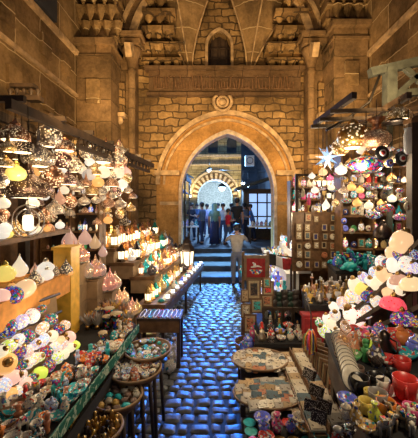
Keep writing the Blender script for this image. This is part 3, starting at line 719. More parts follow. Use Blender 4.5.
LAMPS = '''38.8 157 28 o silver;49.7 136 21 b silver;28.7 186 41 w dark_brown;21.5 147 19 d iron;15 134 25 m copper;61.7 160 17 b plum;64.6 146 18 m copper;75 143 11 e brass;87 152.5 13 b silver;100.5 157 20 m grey
107 157 11 e copper;74 165 14 b silver;83 170 9 g cream;53 177.5 18 b copper;68 180 16 m plum;77 187 12 o silver;89 174.6 12 g silver;103 172 13 g cream;112 183 12 m copper;86 183 10 o copper
98 182 11 g amber;118 157 12 b silver;117 171 10 g pink;109 165 10 m copper;16 173 17 g yellow;6 163 13 m brass;1 181 13 b silver;42 168 9 e brass;59.5 199 10 t copper;54.5 209 17 m silver
33 203 11 g cream;3 203 12 g cream;84 201 11 o silver;96 200 9 o silver;85 211 8 m copper;108.5 203 12 o copper;97 222 8 m copper;108 220 8 g amber;99 212 7 o silver;92 191 11 d brass
101 191 10 d grey;121 161 12 b copper;118 173 11 g cream;120 204 11 o silver;131 208 9 m brass;107 210 8 m brass;125 222 10 o iron;116 192 10 b plum;122 184 10 g white;112 176 9 b silver
125 172 11 g pink;94 165 9 o brass;8 147 14 o brass;35 172 9 g amber;2 215 12 b copper;44 196 9 g white;70 202 12 b copper;128 190 8 o silver;66 170 7 g white;92 143 8 e iron
80 135 9 m iron;70 213 9 m silver;44 215 10 b copper;12 192 9 g white;127 178 9 b brass;133 196 7 m copper;57 150 8 g cream;106 146 9 o copper;30 160 8 g white;112 196 8 o silver
5 228 12 g white;48 228 12 m copper;22 236 10 g amber;60 225 8 g white;96 172 9 m brass;115 150 9 b copper;72 153 8 g amber;64 190 9 g cream;90 162 9 g white;122 150 8 o silver'''
LAMPS = [l.split() for l in LAMPS.replace('\n', ';').split(';')]
def zone(px, py):
    a = 'at the camera end' if px < 35 else 'in the middle' if px < 80 else 'at the gate end'
    return a
cnt = {}
rows = {}
for q in LAMPS:
    px, py, wd = float(q[0]), float(q[1]), float(q[2]); k, cn = q[3], q[4].replace('_', ' ')
    kn, words, w0 = KL[k]; d = 2.9+.021*px+(.35 if wd < 10 and px < 90 else 0)+R.uniform(-.08, .08); wd *= 1.14
    s_ = wd/F*d/w0; rows.setdefault((kn, cn), []).append((px, py, d, s_, words, wd))
for (kn, cn), l in rows.items():
    l.sort()
    for i, (px, py, d, s_, words, wd) in enumerate(l):
        p = W(px, py, d); lab = ('large ' if wd > 18 else 'small ' if wd < 10 else '')+'%s %s under the roof frame' % (cn, words)
        if len(l) > 1: lab += ', %s towards the gate' % nth(i)
        put(kn, p, lab, 'lantern', 'lanterns hanging over the stall', rz=R.uniform(0, 6), s=s_, col=COL[cn], drop=max(ZB-p.z-.12*s_, .05))
n_ = 0
for r_ in range(5):
    for c_ in range(10):
        px, py = 3+c_*13+R.uniform(-4, 4), 150+r_*17+R.uniform(-5, 5)+(10 if c_ < 3 else 0); d = 3.9+.018*px+R.uniform(-.15, .15)
        k = R.choice('owdbmeg'); kn, words, w0 = KL[k]; cn = R.choice(('cream', 'amber', 'white') if k == 'g' else ('silver', 'copper', 'brass', 'plum', 'dark brown')); s_ = R.uniform(8, 13)/F*d/w0; p = W(px, py, d)
        put(kn, p, '%s %s in the back ranks, rank %s down, %s along' % (cn, words, nth(r_), nth(c_)), 'lantern', 'lanterns in the back ranks', rz=R.uniform(0, 6), s=s_, col=COL[cn], drop=max(ZB-p.z-.12*s_, .05))
# hoop lantern
p = W(28, 221, 3.04); t = empty('hoop_lantern', p); tag(t, 'large iron hoop hung round a bright white glass lantern', 'lantern')
for nm, rr, rz in (('hoop', .165, 0), ('inner_hoop', .12, 1.1)):
    m = MB(); m.tube([(rr*math.cos(a*PI/16)*math.cos(rz), rr*math.cos(a*PI/16)*math.sin(rz), rr*math.sin(a*PI/16)) for a in range(32)], .007, 6, closed=True); m.build(nm, 'silver', t)
m = MB(); m.lathe([(.02, -.10), (.045, -.08), (.05, 0), (.045, .05), (.02, .07)], 12); m.build('glass', 'glow_white', t)
m = MB(); m.lathe([(.05, .065), (.03, .09), (.01, .12), (.005, .165)], 10); m.lathe([(.003, -.15), (.02, -.12), (.03, -.10)], 8); m.build('cap', 'silver', t)
o = wire(t, .165); o.scale.z = ZB+.08-p.z-.165
# glass teardrops along the back
TD = [(69.5, 240, 15, 't', 'pink'), (85, 238, 13, 't', 'pink'), (95, 243, 11, 't', 'peach'), (78, 250, 11, 't', 'peach'), (103, 252, 9, 't', 'pink')]
for i, (px, py, wd, k, cn) in enumerate(TD):
    p = W(px, py, 3.55+.012*px); put('drop_lantern', p, '%s-tinted hanging glass teardrop above the stepped blocks, %s towards the gate' % (cn, nth(i)), 'lamp', 'hanging glass teardrops', s=wd/F*p.y/.3, col=tuple(c*.5 for c in COL[cn]), drop=.5)
# shelf covered in orange cloth, with glass lamps standing on it
t = empty('display_shelf', (-2.0, 2.40, 0)); tag(t, 'high display shelf covered in orange cloth behind the globe lamps', 'shelf')
m = MB(); m.box((0, 0, 1.57), (1.0, 1.3, .06)); m.build('board', 'cloth_orange', t)
m = MB(); m.box((.51, 0, 1.52), (.03, 1.3, .20)); m.build('front_cloth', 'cloth_orange', t)
for x, y in ((-.45, -.6), (.2, -.6), (-.45, .6), (.2, .6)): m = MB(); m.box((x, y, .765), (.06, .06, 1.53)); m.build('leg', 'wood_dark', t)
t = empty('upper_shelf', (-2.35, 3.2, 0)); tag(t, 'upper wooden riser crowded with glowing lattice and glass lamps', 'shelf')
m = MB(); m.box((0, 0, 1.93), (.55, 2.2, .05)); m.build('board', 'wood_brown', t)
for y in (-1, 1): m = MB(); m.box((-.2, y, .95), (.05, .05, 1.92)); m.build('support', 'wood_brown', t)
# px py width kind colour z of the shelf they stand on
ST = '''19.5 268 16 t cream 1.6;34.5 282 13 l silver 1.6;47 278 13 g white 1.6;59 278 8 g amber 1.6;5 273 20 g yellow 1.6;66 290 12 l grey 1.6;35 262 9 t copper 1.6;46 262 17 g white 1.6
16 240 14 l brass 1.96;30 244 12 g white 1.96;2 250 14 g white 1.96;47 242 7 g amber 1.96;24 258 10 l brass 1.96;8 256 10 g yellow 1.96;38 250 9 g cream 1.96;58 266 8 g cream 1.6;65 282 7 g white 1.6;70 290 6 g amber 1.6;26 283 9 g white 1.6;12 286 8 g amber 1.6;56 290 8 l silver 1.6;40 292 8 g cream 1.6'''
for i, l in enumerate(ST.replace('\n', ';').split(';')):
    q = l.split(); px, py, wd = map(float, q[:3]); kn, words, w0 = KL[q[3]]; zs = float(q[5]); hb = {'t': .16, 'g': .12, 'l': .15}[q[3]]
    # bottom of the lamp rests on the shelf
    pb = py+wd*hb/w0; d = (EYE-zs)*F/(pb-VY); u_ = abs(px-VX)/F; lo, hi = (1.56, 2.45) if zs < 1.9 else (2.14, 2.56); d = min(max(d, lo/u_+.02), hi/u_, 3.0 if zs < 1.9 else 4.2); d = max(d, 1.85); s_ = wd/F*d/w0; p = W(px, py, d); p.z = zs+hb*s_-.002+(.03 if zs < 1.5 else 0)
    put(kn, p, '%s %s on the %s, %s of those lamps' % (q[4], words, 'orange-clothed shelf' if zs < 1.9 else 'upper riser', nth(i)), 'lamp', 'glass lamps standing on the shelves', s=s_, col=tuple(c*.9 for c in COL[q[4]]), drop=.02)
# yellow cabinet
t = empty('yellow_cabinet', (-1.58, 3.2, 0)); tag(t, 'plain yellow-painted wooden cabinet beside the hanging teardrops', 'cabinet')
m = MB(); m.box((0, 0, .92), (.18, .2, 1.84)); m.build('body', 'wood_yellow', t); m = MB(); m.box((0, 0, 1.85), (.21, .23, .03)); m.build('top', 'wood_yellow', t)
m = MB(); m.box((.02, -.104, 1.62), (.02, .012, .09)); m.build('handle', 'brass', t)
# sloping rack of globe lamps
t = empty('lamp_rack', (0, 0, 0)); tag(t, 'sloping rack behind the rows of glowing globe lamps', 'rack')
def rackX(y, z): return -1.5+.3*(y-2)-.1*(z-.95)
m = MB(); vs = [(rackX(y, z)-.13-dx, y, z) for dx in (0, .03) for y, z in ((1.4, .935), (2.75, .935), (2.75, 1.48), (1.4, 1.48))]
m.add(vs, [(0, 1, 2, 3), (7, 6, 5, 4), (0, 4, 5, 1), (3, 2, 6, 7), (0, 3, 7, 4), (1, 5, 6, 2)]); m.build('back_board', 'card_brown', t)
for z in (1.46, 1.3, 1.15, 1.0):
    m = MB(); m.tube([(rackX(y, z)-.09, y, z+.03) for y in (1.5, 2.2, 2.74)], .012, 6); m.build('rail', 'wood_dark', t)
GL = '''A 2 296 14 p pink;A 12 295 18 m blue;A 24.5 289 18 p peach;A 41.6 309 9 m teal
B 8 328 17 m blue;B 20 322 14 b lilac;B 32 316 14 b white;B 42.5 328 11 b amber;B 51 319 11 m teal;B 59 329 10 m navy;B 65 325 9 b amber
C 9 346 13 b lime;C 18 340 12 b white;C 28 336 12 m teal;C 36 344 11 b lilac;C 43.5 340 11 b pale_blue;C 52 336 11 p cream;C 60 341 9 p peach
D 1 352 12 p cream;D 19 353 12 m purple;D 28 351 11 b pink;D 36 357 9 b yellow;D 46 352 12 m red;D 54 348 11 b cream;D 62 344 11 b pink;D 69.5 337 11 p pink
E 6 364 20 p amber;E 21.5 366 10 m green;E 28 363 10 b cream;E 33 360 10 b yellow;E 40 357 9 b lime;E 49 366 12 m rose;E 57 358 11 b lime;E 64 354 9 p cream;E 70 348 9 p cream;E 75.5 345 8 p lime
F 2 386 15 b pale_blue;F 12 378 14 p pink;F 21 375 11 b pink;F 31 379 10 m green;F 40.5 373 12 p lime;F 48 380 9 b pale_blue
G 8 398 16 p amber;G 17 392 11 b cream;G 26 384 13 p pink;G 35 388 9 b peach
H 3 409 13 b peach;H 18 405 10 b white;H 27 398 9 b cream;H 14 414 9 m red'''
KG = {'p': ('plain_globe', 'milky glass globe lamp'), 'm': ('mosaic_globe', 'dark mosaic glass globe lamp'), 'b': ('bead_globe', 'speckled mosaic glass globe lamp')}
rc = {}
for l in GL.replace('\n', ';').split(';'):
    q = l.split(); px, py, wd = map(float, q[1:4]); u, v = (px-VX)/F, (py-VY)/F; cn = q[5].replace('_', ' ')
    d = 2.235/(.3+.1*v-u); s_ = wd/F*d/.2; i = rc[q[0]] = rc.get(q[0], -1)+1
    kn, words = KG[q[4]]
    c = COL[cn]; c = tuple(min(1, x*(1. if q[4] != 'm' else .9)) for x in c)
    put(kn, W(px, py, d), '%s %s in the %s rack row down, %s along' % (cn, words, nth('ABCDEFGH'.index(q[0])), nth(i)), 'lamp', 'globe lamps on the sloping rack', rz=R.uniform(0, 6), s=s_, sz=1.12, col=c, roll=R.choice((-1, 1))*R.uniform(.8, 1.5), tilt=R.uniform(-.4, .4))
# stepped blocks with glass dishes of copper lamps
SB = [(74, 252, 3.7, 'copper'), (92, 266, 3.95, 'copper'), (107, 279, 4.2, 'copper'), (117, 292, 4.4, 'amber'), (130, 303, 4.65, 'copper'), (150, 321, 4.75, 'amber')]
for i, (px, py, d, cn) in enumerate(SB):
    p = W(px, py+10, d); h = p.z
    t = empty('stone_block_stack', (p.x-.05, p.y+.03, 0)); tag(t, 'column of brown stone blocks under the %s dish of copper lamps from the yellow cabinet' % nth(i), 'block stack', 'stepped block columns')
    k = 0; z = 0
    while z < h-.02:
        hh = min(.22, h-z-.02); m = MB(); m.box((R.uniform(-.01, .01), R.uniform(-.01, .01), z+hh/2), (.32, .28, hh-.006)); m.build('block', 'card_brown', t); z += hh
    t = empty('glass_dish', (p.x, p.y, h)); tag(t, 'round glass dish full of glowing copper lamps, %s from the yellow cabinet' % nth(i), 'dish', 'glass dishes on the stepped blocks')
    m = MB(); m.lathe([(.10, -.015), (.17, .005), (.19, .02), (.165, .01), (.001, -.008)], 20); m.build('plate', 'clear_glass', t); setcol(t, (.5, .65, .6))
    for j in range(9):
        a = j*2*PI/8; r = .115 if j < 8 else 0
        put('copper_bulb', (p.x+r*math.cos(a), p.y+r*math.sin(a), h+.006), '%s glass lamp in the %s dish from the yellow cabinet, %s round the dish' % (cn, nth(i), nth(j)) if j < 8 else '%s glass lamp in the middle of the %s dish from the yellow cabinet' % (cn, nth(i)),
            'lamp', 'small lamps in the glass dishes', s=R.uniform(.85, 1.2)*(1.15 if i < 3 else 1), col=tuple(min(1, x*R.uniform(.8, 1.3)) for x in ((.62, .30, .19) if cn == 'copper' else (1, .58, .26))))
# back shelves with little lamps and jars
t = empty('back_shelf_unit', (-2.4, 5.1, 0)); tag(t, 'brown shelf unit behind the hanging lamps with rows of small wares', 'shelf unit')
for z in (1.25, 1.55, 1.85, 2.15, 2.45): m = MB(); m.box((0, 0, z), (.95, .3, .025)); m.build('shelf', 'wood_brown', t)
m = MB(); m.box((0, .16, 1.3), (.97, .02, 2.6)); m.build('back_panel', 'wood_dark', t)
for x in (-.475, 0, .475): m = MB(); m.box((x, 0, 1.3), (.03, .3, 2.6)); m.build('upright', 'wood_brown', t)
for r_, z in enumerate((1.85, 2.15, 2.45, 1.55)):
    for c_ in range(9):
        k, wd = R.choice((('jar', 'lidded jar'), ('tinted_lantern', 'coloured table lantern'), ('bottle', 'perfume bottle'), ('hex_lantern', 'little table lantern')))
        cn = R.choice(('teal', 'blue', 'cream', 'brass', 'white', 'green', 'copper'))
        put(k, (-2.81+c_*.10+R.uniform(-.01, .01)+(.03 if c_ > 3 else 0), 5.03+R.uniform(-.03, .05), z+.0125), '%s %s on the %s board of the back shelf unit, %s along' % (cn, wd, ('middle', 'upper', 'top', 'lower')[r_], nth(c_)), 'lamp' if 'lantern' in wd else 'jar' if 'jar' in wd else 'bottle', 'wares on the back shelf unit', s=.72 if k != 'bottle' else 1.1, col=COL[cn])
# terraced table of lanterns by the gate
t = empty('terraced_table', (-1.25, 6.2, 0)); tag(t, 'long terraced table of glowing lanterns running up to the gate', 'table')
def ltx(y): return -.80+(y-4.7)*.14
for k, (z, off) in enumerate(((.72, 0), (.98, .42), (1.24, .8), (1.5, 1.15))):
    m = MB(); y0 = -1.45+.75*bool(k); a, b = ltx(6.2+y0)-off+1.25, ltx(8.2)-off+1.25
    vs = [(x, y, zz) for zz in (z-.06, z) for x, y in ((a-.46, y0), (a, y0), (b, 2.0), (b-.46, 2.0))]
    m.add(vs, [(3, 2, 1, 0), (4, 5, 6, 7), (0, 1, 5, 4), (1, 2, 6, 5), (2, 3, 7, 6), (3, 0, 4, 7)]); m.build('table_top' if k == 0 else 'terrace', 'wood_brown', t)
    if k:
        m = MB(); vs = [(x, y, zz) for zz in (z-.3, z-.06) for x, y in ((a-.44, y0+.01), (a-.02, y0+.01), (b-.02, 1.98), (b-.44, 1.98))]
        m.add(vs, [(3, 2, 1, 0), (4, 5, 6, 7), (0, 1, 5, 4), (1, 2, 6, 5), (2, 3, 7, 6), (3, 0, 4, 7)]); m.build('riser', 'card_brown', t)
for q, y in enumerate((4.85, 6.4, 8.05)):
    for off in (.06, .42): m = MB(); m.box((ltx(y)-off+1.25, y-6.2, .33), (.05, .05, .66)); m.build('leg', 'wood_dark', t)
m = MB(); m.beam((ltx(4.75)+1.25, -1.45, .60), (ltx(8.2)+1.25, 2.0, .60), .02, .12); m.build('apron', 'wood_dark', t)
for k, (z, off, nm) in enumerate(((.72, 0, 'table edge'), (.98, .42, 'middle terrace'), (1.24, .8, 'upper terrace'), (1.5, 1.15, 'top terrace'))):
    for c_ in range(21):
        y = 4.88+c_*.158
        if k and y < 5.6: continue
        for r_ in range(2):
            x = ltx(y)-off-.10-r_*.2+R.uniform(-.02, .02); lit = R.random()
            if k == 0 and r_ == 0:
                kd, wd, cat = R.choice((('pyramid', 'crystal pyramid', 'pyramid'), ('magnet', 'boxed magnet', 'magnet'), ('bottle', 'glass perfume bottle', 'bottle'), ('bowl', 'painted bowl', 'bowl'), ('scarab', 'stone turtle', 'turtle'), ('vase', 'little vase', 'vase')))
                cn = R.choice(('white', 'turquoise', 'ivory', 'blue', 'white', 'orange', 'teal'))
            else:
                kd, wd, cat = R.choice((('hex_lantern', 'six-sided lantern', 'lantern'), ('tinted_lantern', 'coloured glass lantern', 'lantern'), ('hex_lantern', 'six-sided lantern', 'lantern'), ('copper_bulb', 'glass bulb lamp', 'lamp')))
                cn = R.choice(('brass', 'copper', 'teal', 'iron', 'white', 'amber'))
            put(kd, (x, y+R.uniform(-.03, .03), z+.001), '%s %s on the %s, row %s back, %s along' % (cn, wd, nm, nth(r_), nth(c_)), cat, 'wares on the terraced table', rz=R.uniform(-.5, .5), s=((.95+.15*k) if 'lantern' in wd else 1.35)*R.uniform(.85, 1.15), col=COL[cn])
# strip lamps of cold glass goods in front: glowing jewel boxes
for c_ in range(11):
    y = 4.95+c_*.3; put('lit_box', (ltx(y)-.03, y+.1, .721), 'lit white jewel box along the table edge, %s towards the gate' % nth(c_), 'box', 'lit jewel boxes', rz=.14, s=1) if 'lit_box' in BUILD else None
p = W(187, 252, 7.3)
put('hex_lantern', (p.x, p.y, .722), 'tall iron lantern with white panes at the gate end of the terraced table', 'lantern', s=3.1, col=COL['iron'])
# ceramics table with green bordered cloth
t = empty('ceramics_table', (-1.35, 2.6, 0)); tag(t, 'low table heaped with small ceramics, green script-bordered cloth along its edge', 'table')
m = MB(); vs = [(x, y, z) for z in (.88, .93) for x, y in ((-.42, -1.2), (.36, -1.2), (.47, .8), (.08, 1.35), (-.12, 1.35))]
m.add(vs, [(4, 3, 2, 1, 0), (5, 6, 7, 8, 9)]+[(i, (i+1) % 5, 5+(i+1) % 5, 5+i) for i in range(5)]); m.build('table_top', 'cloth_black', t)
m = MB(); m.beam((.375, -1.2, .91), (.485, .8, .91), .012, .085); m.build('border_cloth', 'green_script', t)
m = MB(); m.beam((.36, -1.2, .40), (.47, .8, .40), .01, .8); m.build('skirt', 'cloth_black', t)
for x, y in ((-.38, -1.15), (.3, -1.15), (-.05, 1.3), (.38, .72)): m = MB(); m.box((x, y, .44), (.05, .05, .88)); m.build('leg', 'wood_dark', t)
CK = (('jar', 'lidded jar', 'jar'), ('shell_cup', 'egg cup', 'cup'), ('bowl', 'little bowl', 'bowl'), ('vase', 'little vase', 'vase'), ('figurine', 'stone figurine', 'figurine'), ('scarab', 'stone turtle', 'turtle'), ('camel', 'camel figurine', 'figurine'), ('bowl', 'little bowl', 'bowl'))
CC = ('ivory', 'bone', 'terracotta', 'turquoise', 'sand', 'ivory', 'stone', 'ivory', 'orange', 'teal', 'black', 'red', 'pale blue')
for r_ in range(21):
    y = 1.55+r_*.087
    for c_ in range(7):
        x0 = -.985+(y-1.4)*.055-.045; x = x0-c_*.078
        if x < rackX(y, 1)+.10: continue
        if y > 3.32: continue
        kd, wd, cat = R.choice(CK); cn = R.choice(CC)
        if r_ > 13 and c_ > 1: kd, wd, cat = R.choice((('hand_drum', 'small clay drum', 'drum'), ('brass_pot', 'little coffee pot', 'pot'), ('jar', 'lidded jar', 'jar'))); cn = R.choice(('gold', 'stone', 'iron', 'ivory'))
        put(kd, (x+R.uniform(-.01, .01), y+R.uniform(-.01, .01), .931), '%s %s on the ceramics table, row %s, %s from the green border' % (cn, wd, nth(r_), nth(c_)), cat, 'small wares on the ceramics table', rz=R.uniform(0, 6), s=R.uniform(.8, 1.1), col=COL[cn])
# dark goods further along: feather dusters, drums, pots
for r_ in range(7):
    for c_ in range(5):
        y = 3.30+r_*.09; x = -.98-max(y-3.4, 0)*.5-c_*.105
        if x < -1.44: continue
        kd, wd, cat, cn = R.choice((('feather_plume', 'feather duster', 'duster', 'gold'), ('feather_plume', 'feather duster', 'duster', 'dark brown'), ('brass_pot', 'engraved coffee pot', 'pot', 'gold'), ('feather_plume', 'feather duster', 'duster', 'grey'), ('feather_plume', 'feather duster', 'duster', 'copper'), ('hand_drum', 'small clay drum', 'drum', 'black')))
        put(kd, (x, y, .931), '%s %s beyond the ceramics, %s row on, %s from the border' % (cn, wd, nth(r_), nth(c_)), cat, 'dusters, drums and pots', rz=R.uniform(0, 6), s=R.uniform(.9, 1.3), col=COL[cn])
# round trays on stools
TR = [(148, 350, .80, .235, 'ivory'), (136, 370, .74, .235, 'bone'), (118, 397, .68, .20, 'sand'), (97, 430, .66, .18, 'gold')]
TN = ('tray of glass eggs', 'tray of white ceramics', 'tray of stone turtles', 'tray of brass charms')
def wicker(name='tray'): return None
for i, (px, py, z, r, cn) in enumerate(TR):
    p = Zp(px, py, z)
    t = empty('stool_tray', (p.x, p.y, 0)); tag(t, 'round woven '+TN[i]+' on a small wooden stool beside the aisle', 'tray', 'round trays on stools')
    m = MB(); m.lathe([(.001, z-.035), (r*.8, z-.035), (r, z-.01), (r*1.03, z+.018), (r*.98, z+.018), (r*.9, z-.012), (.001, z-.018)], 32); m.build('tray', 'wood_brown', t)
    m = MB(); m.tube([(r*1.0*math.cos(a*PI/20), r*1.0*math.sin(a*PI/20), z+.018) for a in range(40)], .010, 6, closed=True); m.build('rim', 'card_brown', t)
    m = MB(); m.lathe([(r*.75, z-.075), (r*.75, z-.037)], 18, sm=False); m.build('seat', 'wood_dark', t)
    for a in (.6, 2.2, 3.8, 5.4): m = MB(); m.tube([(r*.55*math.cos(a), r*.55*math.sin(a), z-.07), (r*.75*math.cos(a), r*.75*math.sin(a), 0)], .018, 6); m.build('leg', 'wood_dark', t)
    n = 0
    for k in range(3):
        cntk = (1, 7, 13)[k]; rr = (0, .40, .78)[k]*r
        for j in range(cntk):
            a = j*2*PI/cntk+.3*k
            kd, wd, cat = (R.choice((('bowl', 'little bowl', 'bowl'), ('scarab', 'egg-shaped turtle', 'turtle'), ('jar', 'little jar', 'jar'))), R.choice((('bowl', 'bowl', 'bowl'), ('jar', 'lidded jar', 'jar'), ('shell_cup', 'egg cup', 'cup'))), ('scarab', 'stone turtle', 'turtle'), ('brass_pot', 'tiny coffee pot', 'pot'))[i]
            c_ = R.choice((('teal', 'ivory', 'bone', 'turquoise', 'bone'), ('bone', 'ivory', 'ivory', 'pale blue', 'terracotta'), ('turquoise', 'stone', 'gold', 'ivory', 'dark brown'), ('gold', 'dark brown', 'iron', 'brass'))[i]); n += 1
            sc = (.75, .95, 1.0, .62)[i]
            put(kd, (p.x+rr*math.cos(a), p.y+rr*math.sin(a), z-.012), '%s %s on the %s, %s of the %s ring' % (c_, wd, TN[i], nth(j), ('centre', 'inner', 'outer')[k]), cat, 'small wares on the round trays', rz=R.uniform(0, 6), s=sc*R.uniform(.9, 1.1), col=COL[c_])
# bracelet table at the end of the steps
p = Zp(162, 309, .70); t = empty('bracelet_table', (p.x+.02, p.y-.2, 0)); tag(t, 'small dark wooden table laid with strings of beads near the stepped blocks', 'table')
m = MB(); m.box((0, 0, .68), (.62, .38, .04)); m.build('table_top', 'wood_dark', t)
m = MB(); m.box((0, -.18, .58), (.58, .02, .16)); m.build('drawer', 'wood_brown', t)
for x, y in ((-.28, -.16), (.28, -.16), (-.28, .16), (.28, .16)): m = MB(); m.box((x, y, .33), (.05, .05, .66)); m.build('leg', 'wood_dark', t)
for j in range(9):
    m = MB(); ox, oy = p.x-.24+.065*j, p.y-.2
    m.tube([(.03*math.cos(a*PI/8), .17*math.sin(a*PI/8), .006) for a in range(16)], .006, 5, closed=True); o = m.build('bead_string', 'paint_obj'); o.location = (ox, oy, .70)
    cn = ('white', 'ivory', 'turquoise', 'white', 'red', 'pale blue', 'white', 'amber', 'ivory')[j]; o.color = (*COL[cn], 1)
    tag(o, '%s bead string on the bracelet table, %s towards the aisle' % (cn, nth(j)), 'bead string', 'bead strings on the small table')
# white vases under the bracelet table
for j in range(3):
    put('vase', (p.x+.20, p.y-.50+.24*j, 0), 'plain white floor vase below the bracelet table, %s towards the gate' % nth(j), 'vase', 'white floor vases', s=2.2, col=COL['bone'])
# wide wicker trays in the near corner
for i, (px, py, z, r, dsc) in enumerate(((6, 420, .955, .10, 'brown wicker bowl in the near corner of the ceramics table'), (18, 410, .955, .09, 'brown wicker bowl beside the dark pots in the near corner'))):
    q = Zp(px, py, z); m = MB(); m.lathe([(.02, 0), (r*.8, .015), (r, .05), (r*.96, .05), (r*.7, .02), (.001, .01)], 20); o = m.build('wicker_bowl', 'wood_brown'); o.location = (q.x+.0, q.y, .932); tag(o, dsc, 'bowl')
# ---------------------------------------------------------------- souvenir stall
def slab(mb, pts, z0, z1, mi=0):
    n = len(pts); mb.add([(x, y, z0) for x, y in pts]+[(x, y, z1) for x, y in pts], [tuple(range(n-1, -1, -1)), tuple(range(n, 2*n))]+[(i, (i+1) % n, n+(i+1) % n, n+i) for i in range(n)], mi)
def table(name, label, pts, z, mat='wood_dark', top='cloth_black', cat='table', skirt=True):
    t = empty(name, (pts[0][0], pts[0][1], 0)); ox, oy = pts[0]; P = [(x-ox, y-oy) for x, y in pts]
    m = MB(); slab(m, P, z-.05, z); m.build('table_top', top, t)
    cx_, cy_ = sum(p[0] for p in P)/len(P), sum(p[1] for p in P)/len(P)
    for x, y in P: m = MB(); m.box((x+(cx_-x)*.12, y+(cy_-y)*.12, (z-.05)/2), (.05, .05, z-.05)); m.build('leg', mat, t)
    if skirt: m = MB(); slab(m, [(x+(cx_-x)*.04, y+(cy_-y)*.04) for x, y in P], z-.30, z-.05); m.build('skirt', mat, t)
    return tag(t, label, cat)
# souvenir tables by the aisle
table('magnet_table', 'low table by the aisle covered with trays of souvenir magnets', [(.20, 1.95), (.98, 1.95), (1.02, 3.15), (.40, 3.15)], .72)
def tray_round(cx_, cy_, rx, ry, z, lab, kinds, seed):
    t = empty('magnet_tray', (cx_, cy_, z)); tag(t, lab, 'tray'); m = MB()
    m.lathe([(.001, 0), (rx*.95, 0), (rx, .02), (rx*1.02, .03), (rx*.97, .03), (rx*.93, .008), (.001, .006)], 30, sy=ry/rx); m.build('tray', 'wood_brown', t)
    m = MB(); m.tube([(rx*math.cos(a*PI/18), ry*math.sin(a*PI/18), .03) for a in range(36)], .008, 5, closed=True); m.build('rim', 'card_brown', t)
    n = 0; rr = random.Random(seed); gx = .063
    k = int(ry*2/ .054)
    for r_ in range(k):
        y = -ry+.045+r_*.052; c_ = 0
        x = -rx*math.sqrt(max(0, 1-(y/ry)**2))+.045
        while x < rx*math.sqrt(max(0, 1-(y/ry)**2))-.03:
            kd, wd = rr.choice(kinds); cn = rr.choice(('bone', 'ivory', 'sand', 'bone', 'bone', 'slate', 'stone', 'terracotta'))
            put(kd, (cx_+x, cy_+y, z+.009+rr.uniform(0, .016)), '%s %s in the %s, row %s, place %s' % (cn, wd, lab.split(' beside')[0], nth(r_), nth(c_)), 'magnet', 'magnets in the round trays', rz=rr.uniform(-.35, .35), s=rr.uniform(1.0, 1.18), col=COL[cn], tilt=rr.uniform(.25, .75)); x += gx; c_ += 1
tray_round(.43, 2.90, .27, .21, .785, 'oval tray of round magnets beside the picture stand', (('round_magnet', 'round magnet'), ('round_magnet', 'round magnet'), ('magnet', 'square magnet')), 3)
tray_round(.43, 2.44, .28, .20, .745, 'oval tray of square magnets beside the aisle stones', (('magnet', 'square magnet'), ('magnet', 'square magnet'), ('box_tile', 'boxed tile')), 5)
# long stepped boxes of tiles running away from the camera
for k in range(2):
    x0 = .70+k*.135; t = empty('tile_crate', (x0, 2.55, .72)); tag(t, ('%s long wooden crate of boxed souvenir tiles' % ('inner', 'outer')[k]), 'crate')
    m = MB(); m.box((0, 0, .02+.02*k), (.125, 1.1, .04+.04*k)); m.build('floor_board', 'wood_brown', t)
    for q in (-1, 1): m = MB(); m.box((q*.064, 0, .035+.02*k), (.008, 1.1, .07+.04*k)); m.build('side_board', 'wood_brown', t)
    for r_ in range(11):
        cn = R.choice(('bone', 'bone', 'ivory', 'stone', 'slate', 'sand'))
        put('box_tile', (x0, 2.07+r_*.095, .765+.04*k), '%s boxed souvenir tile in the %s crate, %s from the camera end' % (cn, ('inner', 'outer')[k], nth(r_)), 'souvenir tile', 'boxed tiles in the long crates', rz=R.uniform(-.1, .1), s=1.3, col=COL[cn], tilt=.35)
for r_ in range(9):
    cn = R.choice(('bone', 'ivory', 'sand', 'stone'))
    for c_ in range(1):
        put('magnet', (.615, 2.25+r_*.085, .74), '%s square magnet between the oval trays and the inner crate, %s along' % (cn, nth(r_)), 'magnet', 'magnets between trays and crates', s=1.2, col=COL[cn], tilt=.25)
# inlaid boxes standing on edge
for i, (px, py, d) in enumerate(((311, 368, 2.35), (318, 384, 2.1), (325, 398, 1.95), (320, 408, 1.9), (312, 398, 2.05))):
    p = W(px, py, d); put('inlay_box', (p.x, p.y, max(p.z-.05, .83)), ('black and white inlaid box leaning on the crates, %s from the plate stack' % nth(4-i)), 'box', 'inlaid boxes', rz=-.9+.1*i, s=.62, tilt=1.1)
# raised mug table
table('mug_table', 'raised table holding mugs, plates and the orange teapot in the near corner', [(.62, 1.02), (1.75, 1.02), (1.85, 2.35), (.86, 2.35)], 1.30)
ZM = 1.301
MG = '''360 385 17 black cup;376 381 14 black cup;371 397 13 yellow cup;378 400 17 grey cup;386 409 17 orange cup;402 366 15 red cup;383 385 12 white cup_saucer;405 388 21 red cup_saucer;412 414 16 rose cup;393 414 15 black cup;366 407 12 yellow cup;392 376 10 black cup;417 398 10 white cup;358 372 11 dark_brown cup'''
for i, l in enumerate(MG.replace('\n', ';').split(';')):
    q = l.split(); px, py, wd = map(float, q[:3]); cn = q[3].replace('_', ' ')
    kw = .085; d = (EYE-ZM)*F/(py+wd*.5-VY); s_ = min(max(wd/F*d/kw, .75), 1.5)
    put(q[4], Zp(px, py+wd*.5, ZM+(.012*s_ if q[4] != 'cup' else 0)), '%s ceramic mug%s on the raised table, %s of the mugs' % (cn, ' with saucer' if q[4] != 'cup' else '', nth(i)), 'mug', 'mugs on the raised table', rz=R.uniform(2, 5), s=s_, col=tuple(c*.8 for c in COL[cn]))
